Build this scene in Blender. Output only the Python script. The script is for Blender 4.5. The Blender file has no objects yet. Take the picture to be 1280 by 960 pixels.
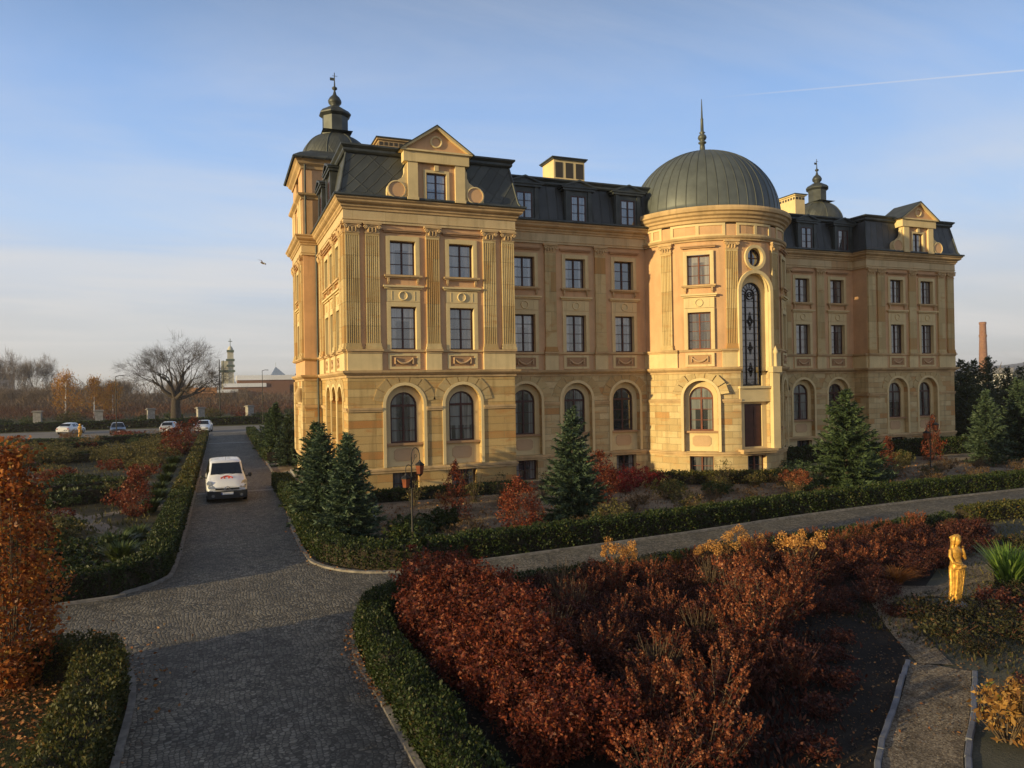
import bpy, bmesh, math, random
import numpy as np
from mathutils import Vector, Matrix
sc = bpy.context.scene
R = math.radians
# ------------------------------------------------------------------ camera
SUN_AZ, SUN_EL = 12.0, 9.0          # light travels towards +X, a little +Y; low morning sun
cd = bpy.data.cameras.new('camera'); cam = bpy.data.objects.new('camera', cd)
sc.collection.objects.link(cam); sc.camera = cam
CH, YAW, PITCH, ROLL = 5.2, 0.376892, 0.003029, 0.016927
_f = Vector((math.sin(YAW)*math.cos(PITCH), math.cos(YAW)*math.cos(PITCH), math.sin(PITCH)))
_r = Vector((math.cos(YAW), -math.sin(YAW), 0)); _u = _r.cross(_f)
_R = _r*math.cos(ROLL) - _u*math.sin(ROLL); _U = _r*math.sin(ROLL) + _u*math.cos(ROLL)
M = Matrix((( _R.x, _U.x, -_f.x, 0), (_R.y, _U.y, -_f.y, 0), (_R.z, _U.z, -_f.z, CH), (0, 0, 0, 1)))
cam.matrix_world = M
cd.sensor_width = 36; cd.lens = 920/1280*36; cd.clip_start = .1; cd.clip_end = 12000
# ------------------------------------------------------------------ sun, sky, exposure
sd = bpy.data.lights.new('sun', 'SUN'); sun = bpy.data.objects.new('sun', sd); sc.collection.objects.link(sun)
sd.energy = 4.9; sd.angle = R(.6); sd.color = (1, .79, .41)
_L = Vector((math.cos(R(SUN_AZ))*math.cos(R(SUN_EL)), math.sin(R(SUN_AZ))*math.cos(R(SUN_EL)), -math.sin(R(SUN_EL))))
sun.rotation_mode = 'QUATERNION'; sun.rotation_quaternion = _L.to_track_quat('-Z', 'Y')
sc.view_settings.view_transform = 'Standard'; sc.view_settings.look = 'None'
sc.view_settings.exposure = 0.3; sc.view_settings.gamma = 1
W = bpy.data.worlds.new('World'); sc.world = W; W.use_nodes = True

def nd(nt, typ, ins=None, **kw):
    n = nt.nodes.new(typ)
    for k, v in kw.items(): setattr(n, k, v)
    for k, v in (ins or {}).items():
        s = n.inputs[k]
        if isinstance(v, bpy.types.NodeSocket): nt.links.new(v, s)
        else: s.default_value = v
    return n
def math_(nt, op, a, b=None, c=None, clamp=False):
    n = nt.nodes.new('ShaderNodeMath'); n.operation = op; n.use_clamp = clamp
    for i, v in enumerate((a, b, c)):
        if v is None: continue
        if isinstance(v, bpy.types.NodeSocket): nt.links.new(v, n.inputs[i])
        else: n.inputs[i].default_value = v
    return n.outputs[0]
def mix_(nt, fac, a, b, mode='MIX'):
    n = nt.nodes.new('ShaderNodeMix'); n.data_type = 'RGBA'; n.blend_type = mode
    for s, v in ((n.inputs[0], fac), (n.inputs[6], a), (n.inputs[7], b)):
        if isinstance(v, bpy.types.NodeSocket): nt.links.new(v, s)
        else: s.default_value = (*v, 1) if isinstance(v, tuple) and len(v) == 3 else v
    return n.outputs[2]
def ramp_(nt, fac, stops):
    n = nt.nodes.new('ShaderNodeValToRGB'); nt.links.new(fac, n.inputs[0])
    e = n.color_ramp.elements
    while len(e) < len(stops): e.new(.5)
    for i, (p, c) in enumerate(stops):
        e[i].position = p; e[i].color = (*c, 1) if not isinstance(c, float) else (c, c, c, 1)
    return n.outputs[0]
def mapr(nt, v, a, b, c=0., d=1.):
    return nd(nt, 'ShaderNodeMapRange', {0: v, 1: a, 2: b, 3: c, 4: d}, interpolation_type='SMOOTHSTEP').outputs[0]

def sky():
    nt = W.node_tree; nt.nodes.clear()
    s = nd(nt, 'ShaderNodeTexSky', sky_type='NISHITA', sun_disc=False, sun_elevation=R(SUN_EL+4),
           sun_rotation=R(270-SUN_AZ), altitude=100, air_density=1.0, dust_density=1.2, ozone_density=2.6)
    tc = nd(nt, 'ShaderNodeTexCoord'); sep = nd(nt, 'ShaderNodeSeparateXYZ', {0: tc.outputs['Generated']})
    z = math_(nt, 'MAXIMUM', sep.outputs[2], .012)
    zz = math_(nt, 'ADD', z, .06)
    px = math_(nt, 'DIVIDE', sep.outputs[0], zz); py = math_(nt, 'DIVIDE', sep.outputs[1], zz)
    v = nd(nt, 'ShaderNodeCombineXYZ', {0: px, 1: py})
    mp = nd(nt, 'ShaderNodeMapping', {0: v.outputs[0], 2: (0, 0, R(-25)), 3: (.22, .55, 1)})
    n1 = nd(nt, 'ShaderNodeTexNoise', {'Vector': mp.outputs[0], 'Scale': 1.3, 'Detail': 8., 'Roughness': .6, 'Distortion': .7})
    n2 = nd(nt, 'ShaderNodeTexNoise', {'Vector': v.outputs[0], 'Scale': .32, 'Detail': 3.})
    c1 = mapr(nt, n1.outputs[0], .30, .72); c2 = mapr(nt, n2.outputs[0], .30, .58)
    cl = math_(nt, 'MULTIPLY', c1, c2)
    low = mapr(nt, sep.outputs[2], .05, .5, 1., .6)          # thicker veil low down
    cl = math_(nt, 'MULTIPLY', cl, low)
    # thin contrail (a great circle of the sky)
    d1 = (_f + _R*((850-640)/920) - _U*((126-480)/920)).normalized(); d2 = (_f + _R*((1290-640)/920) - _U*((87-480)/920)).normalized()
    nn = d1.cross(d2).normalized()
    dot = nd(nt, 'ShaderNodeVectorMath', {0: tc.outputs['Generated'], 1: tuple(nn)}, operation='DOT_PRODUCT').outputs['Value']
    band = mapr(nt, math_(nt, 'ABSOLUTE', dot), .0003, .0016, 1., 0.)
    along = nd(nt, 'ShaderNodeVectorMath', {0: tc.outputs['Generated'], 1: tuple((d2-d1).normalized())}, operation='DOT_PRODUCT').outputs['Value']
    band = math_(nt, 'MULTIPLY', band, mapr(nt, along, -.3, .2))
    cl = math_(nt, 'MAXIMUM', math_(nt, 'MULTIPLY', cl, .8), math_(nt, 'MULTIPLY', band, .5))
    # air: bright milky band low down, warm towards the sun
    grad = ramp_(nt, sep.outputs[2], [(0., (.53, .525, .50)), (.09, (.50, .53, .56)), (.20, (.37, .52, .745)), (.36, (.235, .41, .74)), (.62, (.115, .18, .33))])
    grad = mix_(nt, 1., grad, (10., 10., 10.), 'MULTIPLY')
    tos = nd(nt, 'ShaderNodeVectorMath', {0: tc.outputs['Generated'], 1: (-_L.x, -_L.y, -_L.z)}, operation='DOT_PRODUCT').outputs['Value']
    warm = math_(nt, 'MULTIPLY', mapr(nt, tos, -.1, .95), mapr(nt, sep.outputs[2], .0, .6, 1., 0.))
    grad = mix_(nt, math_(nt, 'MULTIPLY', warm, .85), grad, (8.5, 5.4, 2.6))
    air = mapr(nt, sep.outputs[2], .2, .75, 1., .25)
    col = mix_(nt, air, s.outputs[0], grad)
    col = mix_(nt, cl, col, SKYCLOUD)
    bg = nd(nt, 'ShaderNodeBackground', {0: col, 1: SKYSTR})
    nd(nt, 'ShaderNodeOutputWorld', {0: bg.outputs[0]})
SKYCLOUD = (6.3, 6.15, 6.0); SKYSTR = .1
sky()

# ------------------------------------------------------------------ object helpers
COL = sc.collection
def tag(o, label=None, cat=None, group=None, kind=None):
    if label: o['label'] = label
    if cat: o['category'] = cat
    if group: o['group'] = group
    if kind: o['kind'] = kind
    return o
def empty(name, loc=(0, 0, 0), rz=0, label=None, cat=None, group=None):
    o = bpy.data.objects.new(name, None); COL.objects.link(o); o.location = loc; o.rotation_euler = (0, 0, rz)
    o.empty_display_size = .3
    return tag(o, label, cat, group)
def link(name, me, parent=None, loc=(0, 0, 0), rz=0, scale=None):
    o = bpy.data.objects.new(name, me); COL.objects.link(o); o.location = loc; o.rotation_euler = (0, 0, rz)
    if scale: o.scale = scale if isinstance(scale, tuple) else (scale,)*3
    if parent: o.parent = parent
    return o
def copy_tree(o, parent=None):
    c = o.copy(); COL.objects.link(c)
    if parent: c.parent = parent
    for ch in list(o.children): copy_tree(ch, c)
    return c

class MB:
    def __init__(s): s.v = []; s.f = []; s.m = []; s.uv = []; s.sm = []
    def face(s, pts, mi=0, uv=None, smooth=False):
        b = len(s.v); s.v += [tuple(p) for p in pts]; s.f.append(tuple(range(b, b+len(pts)))); s.m.append(mi)
        s.uv.append(uv if uv else [(p[0]+p[1], p[2]) for p in pts]); s.sm.append(smooth)
    def grid(s, rows, mi=0, closed=False, smooth=True, uvs=None):
        """rows: list of equally long point rings, welded"""
        b = len(s.v); n = len(rows[0])
        for r in rows: s.v += [tuple(p) for p in r]
        for i in range(len(rows)-1):
            for j in range(n if closed else n-1):
                k = (j+1) % n
                q = (b+i*n+j, b+i*n+k, b+(i+1)*n+k, b+(i+1)*n+j)
                s.f.append(q); s.m.append(mi); s.sm.append(smooth)
                if uvs:
                    u0, u1 = uvs[i][j], (uvs[i][j+1] if j+1 < len(uvs[i]) else uvs[i][k]); w1, w0 = (uvs[i+1][j+1] if j+1 < len(uvs[i]) else uvs[i+1][k]), uvs[i+1][j]
                    s.uv.append([u0, u1, w1, w0])
                else: s.uv.append([(s.v[x][0]+s.v[x][1], s.v[x][2]) for x in q])
    def box(s, x0, x1, y0, y1, z0, z1, mi=0):
        p = [(x0,y0,z0),(x1,y0,z0),(x1,y1,z0),(x0,y1,z0),(x0,y0,z1),(x1,y0,z1),(x1,y1,z1),(x0,y1,z1)]
        for q in ((0,3,2,1),(4,5,6,7),(0,1,5,4),(1,2,6,5),(2,3,7,6),(3,0,4,7)): s.face([p[i] for i in q], mi)
    def mbox(s, fm, u0, u1, d0, d1, z0, z1, mi=0, su=None):
        """box in facade space (u along, d outwards, z up), bent with the facade"""
        n = 1 if not fm.curved else max(1, int(abs(u1-u0)/.3)+1)
        us = [u0+(u1-u0)*i/n for i in range(n+1)]
        P = fm.p
        for a, b in zip(us, us[1:]):
            s.face([P(a,d1,z0),P(b,d1,z0),P(b,d1,z1),P(a,d1,z1)], mi, [(a,z0),(b,z0),(b,z1),(a,z1)])
            s.face([P(a,d1,z1),P(b,d1,z1),P(b,d0,z1),P(a,d0,z1)], mi)
            s.face([P(a,d0,z0),P(b,d0,z0),P(b,d1,z0),P(a,d1,z0)], mi)
        s.face([P(u0,d0,z0),P(u0,d1,z0),P(u0,d1,z1),P(u0,d0,z1)], mi)
        s.face([P(u1,d1,z0),P(u1,d0,z0),P(u1,d0,z1),P(u1,d1,z1)], mi)
    def tube(s, pts, rad, n=6, mi=0, cap=True):
        pts = [Vector(p) for p in pts]; rs = rad if isinstance(rad, (list, tuple)) else [rad]*len(pts)
        rows = []; ref = None
        for i, p in enumerate(pts):
            t = (pts[min(i+1, len(pts)-1)]-pts[max(i-1, 0)]).normalized()
            if ref is None: ref = t.orthogonal().normalized()
            a = (ref - t*ref.dot(t)); a = a.normalized() if a.length > 1e-6 else t.orthogonal().normalized(); ref = a
            b = t.cross(a)
            rows.append([p + (a*math.cos(2*math.pi*k/n)+b*math.sin(2*math.pi*k/n))*rs[i] for k in range(n)])
        s.grid(rows, mi, True)
        if cap:
            s.face(rows[0][::-1], mi); s.face(rows[-1], mi)
    def lathe(s, prof, c=(0, 0), n=24, mi=0, a0=0, a1=2*math.pi, smooth=True):
        full = abs(a1-a0-2*math.pi) < 1e-6
        m = n if full else n+1
        rows = [[(c[0]+r*math.sin(a0+(a1-a0)*k/n), c[1]-r*math.cos(a0+(a1-a0)*k/n), z) for k in range(m)] for r, z in prof]
        uvs = []
        acc = 0
        for i, (r, z) in enumerate(prof):
            if i: acc += math.hypot(r-prof[i-1][0], z-prof[i-1][1])
            uvs.append([(4.5*(a0+(a1-a0)*k/n), acc) for k in range(m+1)])
        s.grid(rows, mi, full, smooth, uvs)
    def sweep(s, path, prof, mi=0, closed=False, smooth=False, caps=True):
        """profile (d outwards to the right of travel, z) swept along a 2D path with mitres"""
        n = len(path); nrm = []
        for i in range(n if closed else n-1):
            a, b = Vector(path[i]), Vector(path[(i+1) % n]); d = (b-a).normalized(); nrm.append(Vector((d.y, -d.x)))
        rows = []; L = [0]
        for i in range(n):
            if closed: a, b = nrm[i-1], nrm[i]
            else: a, b = nrm[max(i-1, 0)], nrm[min(i, n-2)]
            m = (a+b); m = m/ (m.length_squared/2) if m.length_squared > 1e-6 else a
            rows.append([(path[i][0]+m.x*d, path[i][1]+m.y*d, z) for d, z in prof])
            if i: L.append(L[-1]+(Vector(path[i])-Vector(path[i-1])).length)
        V = [0]
        for i in range(1, len(prof)): V.append(V[-1]+math.hypot(prof[i][0]-prof[i-1][0], prof[i][1]-prof[i-1][1]))
        segs = n if closed else n-1
        Lc = L+[L[-1]+(Vector(path[0])-Vector(path[-1])).length]
        for i in range(segs):
            a, b = rows[i], rows[(i+1) % n]
            for j in range(len(prof)-1):
                s.face([a[j], b[j], b[j+1], a[j+1]], mi, [(Lc[i], V[j]), (Lc[i+1], V[j]), (Lc[i+1], V[j+1]), (Lc[i], V[j+1])], smooth)
        if caps and not closed:
            s.face(rows[0][::-1], mi); s.face(rows[-1], mi)
    def mesh(s, name, mats):
        me = bpy.data.meshes.new(name); me.from_pydata(s.v, [], s.f)
        for m in (mats if isinstance(mats, (list, tuple)) else [mats]): me.materials.append(m)
        me.polygons.foreach_set('material_index', s.m); me.polygons.foreach_set('use_smooth', s.sm)
        uvl = me.uv_layers.new(name='UVMap')
        flat = [c for f in s.uv for p in f for c in p[:2]]
        uvl.data.foreach_set('uv', flat)
        me.update(); return me
    def build(s, name, mats, parent=None, loc=(0, 0, 0), rz=0):
        return link(name, s.mesh(name, mats), parent, loc, rz)

class Flat:
    curved = False
    def __init__(s, ox, oy, ux, uy): s.o = (ox, oy); s.u = (ux, uy); s.n = (uy, -ux)
    def p(s, u, d, z): return (s.o[0]+s.u[0]*u+s.n[0]*d, s.o[1]+s.u[1]*u+s.n[1]*d, z)
    def rz(s, u=0): return math.atan2(s.n[1], s.n[0])+math.pi/2
class Round:
    curved = True
    def __init__(s, cx, cy, r): s.c = (cx, cy); s.r = r
    def p(s, u, d, z):
        t = u/s.r; return (s.c[0]+(s.r+d)*math.sin(t), s.c[1]-(s.r+d)*math.cos(t), z)
    def rz(s, u=0): return u/s.r

def wall(mb, fm, u0, u1, z0, z1, ops, reveal=.28, mi=0, mr=None, d=0.):
    """wall sheet with openings (ua, ub, za, zb, arched); reveals run inwards"""
    mr = mi if mr is None else mr
    us = {u0, u1}; zs = {z0, z1}
    for a, b, c, e, ar in ops:
        us |= {a, b}; zs |= {c, e}
        if ar: zs.add(e-(b-a)/2)
    us = sorted(us); zs = sorted(zs)
    if fm.curved:
        uu = []
        for a, b in zip(us, us[1:]):
            inop = any(abs(a-o[0]) < 1e-4 and abs(b-o[1]) < 1e-4 and o[4] for o in ops)
            n = 1 if inop else max(1, int((b-a)/.3)+1)
            uu += [a+(b-a)*i/n for i in range(n)]
        us = uu+[us[-1]]
    P = fm.p
    def q(pts): mb.face([P(u, d, z) for u, z in pts], mi, list(pts))
    for a, b in zip(us, us[1:]):
        for c, e in zip(zs, zs[1:]):
            mu, mz = (a+b)/2, (c+e)/2
            hit = [o for o in ops if o[0] < mu < o[1] and o[2] < mz < o[3]]
            if not hit: q([(a, c), (b, c), (b, e), (a, e)])
    for a, b, c, e, ar in ops:
        r = (b-a)/2; m = (a+b)/2; zc = e-r
        if ar:
            N = 14
            arc = [(m-r*math.cos(math.pi*k/N), zc+r*math.sin(math.pi*k/N)) for k in range(N+1)]
            for k in range(N):
                (x0, y0), (x1, y1) = arc[k], arc[k+1]
                q([(x0, y0), (x1, y1), (x1, e), (x0, e)])
            loop = [(a, c)]+arc+[(b, c)]
        else:
            loop = [(a, c), (a, e), (b, e), (b, c)]
        if c <= z0+1e-6 and False: pass
        loop = loop+[loop[0]]
        for (x0, y0), (x1, y1) in zip(loop, loop[1:]):
            mb.face([P(x0, d, y0), P(x0, d-reveal, y0), P(x1, d-reveal, y1), P(x1, d, y1)], mr, [(x0, y0), (x0+reveal, y0), (x1+reveal, y1), (x1, y1)])

def quads(name, P, A, B, mat):
    """n diamond leaves, centre P, half long axis A, half short axis B"""
    n = len(P); V = np.empty((n, 4, 3), np.float32)
    V[:, 0] = P-A; V[:, 1] = P+B-A*.15; V[:, 2] = P+A; V[:, 3] = P-B-A*.15
    me = bpy.data.meshes.new(name)
    me.vertices.add(n*4); me.vertices.foreach_set('co', V.reshape(-1))
    me.loops.add(n*4); me.loops.foreach_set('vertex_index', np.arange(n*4, dtype=np.int32))
    me.polygons.add(n); me.polygons.foreach_set('loop_start', np.arange(0, n*4, 4, dtype=np.int32))
    me.update(calc_edges=True); me.materials.append(mat); me.validate()
    return me
def rdir(rng, n):
    v = rng.normal(size=(n, 3)); return v/np.linalg.norm(v, axis=1, keepdims=True)
def perp(rng, A):
    v = np.cross(A, rdir(rng, len(A))); return v/np.maximum(np.linalg.norm(v, axis=1, keepdims=True), 1e-6)
# ------------------------------------------------------------------ materials
def newmat(name):
    m = bpy.data.materials.new(name); m.use_nodes = True; nt = m.node_tree; nt.nodes.clear()
    out = nd(nt, 'ShaderNodeOutputMaterial'); return m, nt, out
def simple(name, col, rough=.7, metal=0., spec=.4, var=.12, vscale=3., bump=0., bscale=30.):
    m, nt, out = newmat(name)
    tc = nd(nt, 'ShaderNodeTexCoord')
    n = nd(nt, 'ShaderNodeTexNoise', {'Vector': tc.outputs['Object'], 'Scale': vscale, 'Detail': 5.})
    c = mix_(nt, mapr(nt, n.outputs[0], .3, .7), tuple(x*(1-var) for x in col), tuple(min(1, x*(1+var)) for x in col))
    b = nd(nt, 'ShaderNodeBsdfPrincipled', {'Base Color': c, 'Roughness': rough, 'Metallic': metal, 'Specular IOR Level': spec})
    if bump:
        n2 = nd(nt, 'ShaderNodeTexNoise', {'Vector': tc.outputs['Object'], 'Scale': bscale, 'Detail': 4.})
        nt.links.new(nd(nt, 'ShaderNodeBump', {'Strength': bump, 'Distance': .02, 'Height': n2.outputs[0]}).outputs[0], b.inputs['Normal'])
    nt.links.new(b.outputs[0], out.inputs[0]); return m
def stone(name, c1, c2, c3, bw=1.0, bh=.36, mortar=.012, patch=.5):
    """coursed sandstone, UV in metres, single blocks differ"""
    m, nt, out = newmat(name)
    tc = nd(nt, 'ShaderNodeTexCoord'); rnd = nd(nt, 'ShaderNodeObjectInfo').outputs['Random']
    sh = nd(nt, 'ShaderNodeCombineXYZ', {0: math_(nt, 'MULTIPLY', math_(nt, 'FLOOR', math_(nt, 'MULTIPLY', rnd, 57.)), bw), 1: math_(nt, 'MULTIPLY', math_(nt, 'FLOOR', math_(nt, 'MULTIPLY', rnd, 41.)), bh*2), 2: 0.})
    uv = nd(nt, 'ShaderNodeVectorMath', {0: tc.outputs['UV'], 1: sh.outputs[0]}, operation='ADD').outputs[0]
    ob = nd(nt, 'ShaderNodeVectorMath', {0: tc.outputs['Object'], 1: nd(nt, 'ShaderNodeCombineXYZ', {0: math_(nt, 'MULTIPLY', rnd, 90.), 1: 0., 2: math_(nt, 'MULTIPLY', rnd, 50.)}).outputs[0]}, operation='ADD').outputs[0]
    br = nd(nt, 'ShaderNodeTexBrick', {'Vector': uv, 'Color1': (0, 0, 0, 1), 'Color2': (1, 1, 1, 1), 'Mortar': (.5, .5, .5, 1), 'Scale': 1., 'Mortar Size': mortar,
            'Mortar Smooth': .3, 'Bias': 0., 'Brick Width': bw, 'Row Height': bh}, offset=.5, squash=1.)
    bw_ = nd(nt, 'ShaderNodeRGBToBW', {0: br.outputs[0]}).outputs[0]
    col = ramp_(nt, bw_, [(0., c1), (.55, c2), (.8, c1), (1., c3)])
    st = nd(nt, 'ShaderNodeMapping', {0: ob, 3: (1.0, 1.0, 3.)})
    ns = nd(nt, 'ShaderNodeTexNoise', {'Vector': st.outputs[0], 'Scale': 1.1, 'Detail': 6., 'Roughness': .6, 'Distortion': .6})
    col = mix_(nt, math_(nt, 'MULTIPLY', mapr(nt, ns.outputs[0], .5, .75), patch), col, c3)
    nf = nd(nt, 'ShaderNodeTexNoise', {'Vector': tc.outputs['Object'], 'Scale': 26., 'Detail': 4.})
    col = mix_(nt, .22, col, nf.outputs[0], 'OVERLAY')
    # weathering: dark streaks
    sv = nd(nt, 'ShaderNodeMapping', {0: ob, 3: (3., 3., .35)})
    nv = nd(nt, 'ShaderNodeTexNoise', {'Vector': sv.outputs[0], 'Scale': 1., 'Detail': 6.})
    col = mix_(nt, math_(nt, 'MULTIPLY', mapr(nt, nv.outputs[0], .48, .76), .5), col, tuple(x*.55 for x in c1))
    col = mix_(nt, math_(nt, 'MULTIPLY', br.outputs['Fac'], .55), col, tuple(x*.42 for x in c1))
    b = nd(nt, 'ShaderNodeBsdfPrincipled', {'Base Color': col, 'Roughness': .85, 'Specular IOR Level': .25})
    h = math_(nt, 'SUBTRACT', math_(nt, 'MULTIPLY', nf.outputs[0], .12), br.outputs['Fac'])
    nt.links.new(nd(nt, 'ShaderNodeBump', {'Strength': .8, 'Distance': .02, 'Height': h}).outputs[0], b.inputs['Normal'])
    nt.links.new(b.outputs[0], out.inputs[0]); return m
def plaster(name, col, var=.1, streak=.25):
    m, nt, out = newmat(name); tc = nd(nt, 'ShaderNodeTexCoord')
    n = nd(nt, 'ShaderNodeTexNoise', {'Vector': tc.outputs['Object'], 'Scale': .8, 'Detail': 6., 'Roughness': .6})
    c = mix_(nt, mapr(nt, n.outputs[0], .3, .7), tuple(x*(1-var) for x in col), tuple(x*(1+var) for x in col))
    sv = nd(nt, 'ShaderNodeMapping', {0: tc.outputs['Object'], 3: (4., 4., .3)})
    nv = nd(nt, 'ShaderNodeTexNoise', {'Vector': sv.outputs[0], 'Scale': 1., 'Detail': 6.})
    c = mix_(nt, math_(nt, 'MULTIPLY', mapr(nt, nv.outputs[0], .5, .8), streak), c, tuple(x*.6 for x in col))
    b = nd(nt, 'ShaderNodeBsdfPrincipled', {'Base Color': c, 'Roughness': .9, 'Specular IOR Level': .2})
    nf = nd(nt, 'ShaderNodeTexNoise', {'Vector': tc.outputs['Object'], 'Scale': 40., 'Detail': 3.})
    nt.links.new(nd(nt, 'ShaderNodeBump', {'Strength': .15, 'Distance': .01, 'Height': nf.outputs[0]}).outputs[0], b.inputs['Normal'])
    nt.links.new(b.outputs[0], out.inputs[0]); return m
def seamed(name, col, ang, pitch, rough=.5, metal=.25, tiles=None):
    """sheet metal with standing seams, UV in metres"""
    m, nt, out = newmat(name); tc = nd(nt, 'ShaderNodeTexCoord')
    mp = nd(nt, 'ShaderNodeMapping', {0: tc.outputs['UV'], 2: (0, 0, R(ang))})
    sp = nd(nt, 'ShaderNodeSeparateXYZ', {0: mp.outputs[0]})
    f = math_(nt, 'FRACT', math_(nt, 'DIVIDE', sp.outputs[0], pitch))
    line = mapr(nt, math_(nt, 'ABSOLUTE', math_(nt, 'SUBTRACT', f, .5)), .40, .5)
    cell = math_(nt, 'FLOOR', math_(nt, 'DIVIDE', sp.outputs[0], pitch))
    if tiles:
        row = math_(nt, 'FLOOR', math_(nt, 'DIVIDE', sp.outputs[1], tiles))
        fr = math_(nt, 'FRACT', math_(nt, 'DIVIDE', sp.outputs[1], tiles))
        line = math_(nt, 'MAXIMUM', line, math_(nt, 'MULTIPLY', mapr(nt, math_(nt, 'ABSOLUTE', math_(nt, 'SUBTRACT', fr, .5)), .46, .5), .6))
        cell = math_(nt, 'ADD', math_(nt, 'MULTIPLY', row, 7.3), cell)
    wn = nd(nt, 'ShaderNodeTexWhiteNoise', {'W': cell}, noise_dimensions='1D').outputs[0]
    n = nd(nt, 'ShaderNodeTexNoise', {'Vector': tc.outputs['Object'], 'Scale': 1.6, 'Detail': 6.})
    v = math_(nt, 'ADD', math_(nt, 'MULTIPLY', wn, .35), math_(nt, 'MULTIPLY', n.outputs[0], .8))
    c = mix_(nt, mapr(nt, v, .2, 1.), tuple(x*.7 for x in col), tuple(x*1.35 for x in col))
    c = mix_(nt, math_(nt, 'MULTIPLY', line, .5), c, tuple(x*.45 for x in col))
    b = nd(nt, 'ShaderNodeBsdfPrincipled', {'Base Color': c, 'Roughness': rough, 'Metallic': metal})
    nt.links.new(nd(nt, 'ShaderNodeBump', {'Strength': .7, 'Distance': .03, 'Height': line}).outputs[0], b.inputs['Normal'])
    nt.links.new(b.outputs[0], out.inputs[0]); return m
def glass(name, tint=(.02, .022, .028), curtain=(.3, .29, .27), amt=.5, ior=1.85):
    """dark pane that mirrors the sky, with hints of the room and curtains behind"""
    m, nt, out = newmat(name); tc = nd(nt, 'ShaderNodeTexCoord'); oi = nd(nt, 'ShaderNodeObjectInfo')
    g = nd(nt, 'ShaderNodeSeparateXYZ', {0: tc.outputs['Object']})
    wv = nd(nt, 'ShaderNodeTexNoise', {'Vector': nd(nt, 'ShaderNodeMapping', {0: tc.outputs['Object'], 1: nd(nt, 'ShaderNodeCombineXYZ', {0: math_(nt, 'MULTIPLY', oi.outputs['Random'], 40.)}).outputs[0], 3: (5., 1., .25)}).outputs[0], 'Scale': 1.6, 'Detail': 3.})
    has = mapr(nt, oi.outputs['Random'], .25, .6)
    f = math_(nt, 'MULTIPLY', math_(nt, 'MULTIPLY', mapr(nt, wv.outputs[0], .35, .7), has), amt)
    c = mix_(nt, f, tint, curtain)
    r2 = nd(nt, 'ShaderNodeTexWhiteNoise', {'W': math_(nt, 'MULTIPLY', oi.outputs['Random'], 913.)}, noise_dimensions='1D').outputs[0]
    r3 = nd(nt, 'ShaderNodeTexWhiteNoise', {'W': math_(nt, 'MULTIPLY', oi.outputs['Random'], 377.)}, noise_dimensions='1D').outputs[0]
    side = math_(nt, 'MULTIPLY', mapr(nt, math_(nt, 'ABSOLUTE', g.outputs[0]), .30, .36), math_(nt, 'GREATER_THAN', r2, .5))       # drawn curtains at the sides
    fold = nd(nt, 'ShaderNodeTexNoise', {'Vector': nd(nt, 'ShaderNodeMapping', {0: tc.outputs['Object'], 3: (22., 1., .3)}).outputs[0], 'Scale': 1.}).outputs[0]
    half = math_(nt, 'MULTIPLY', math_(nt, 'GREATER_THAN', g.outputs[2], math_(nt, 'ADD', math_(nt, 'MULTIPLY', r2, 1.4), .5)), math_(nt, 'GREATER_THAN', r3, .62))  # blind part way down
    c = mix_(nt, math_(nt, 'MULTIPLY', math_(nt, 'MAXIMUM', side, half), mapr(nt, fold, .3, .7, .35, .9)), c, curtain)
    nb = nd(nt, 'ShaderNodeTexNoise', {'Vector': tc.outputs['Object'], 'Scale': 2.2})
    b = nd(nt, 'ShaderNodeBsdfPrincipled', {'Base Color': c, 'Roughness': .04, 'Specular IOR Level': .9, 'IOR': ior})
    nt.links.new(nd(nt, 'ShaderNodeBump', {'Strength': .05, 'Distance': .05, 'Height': nb.outputs[0]}).outputs[0], b.inputs['Normal'])
    nt.links.new(b.outputs[0], out.inputs[0]); return m
def leafmat(name, stops, transl=.3, rough=.55, objvar=.25, spec=.25):
    m, nt, out = newmat(name); g = nd(nt, 'ShaderNodeNewGeometry'); oi = nd(nt, 'ShaderNodeObjectInfo'); tc = nd(nt, 'ShaderNodeTexCoord')
    c = ramp_(nt, g.outputs['Random Per Island'], stops)
    n = nd(nt, 'ShaderNodeTexNoise', {'Vector': tc.outputs['Object'], 'Scale': 1.3, 'Detail': 2.})
    v = math_(nt, 'ADD', math_(nt, 'MULTIPLY', oi.outputs['Random'], objvar*2), math_(nt, 'ADD', math_(nt, 'MULTIPLY', n.outputs[0], .7), .65-objvar))
    h = nd(nt, 'ShaderNodeHueSaturation', {'Value': v, 'Color': c})
    b = nd(nt, 'ShaderNodeBsdfPrincipled', {'Base Color': h.outputs[0], 'Roughness': rough, 'Specular IOR Level': spec})
    t = nd(nt, 'ShaderNodeBsdfTranslucent', {0: h.outputs[0]})
    mx = nd(nt, 'ShaderNodeMixShader', {0: transl, 1: b.outputs[0], 2: t.outputs[0]})
    nt.links.new(mx.outputs[0], out.inputs[0]); return m
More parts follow.
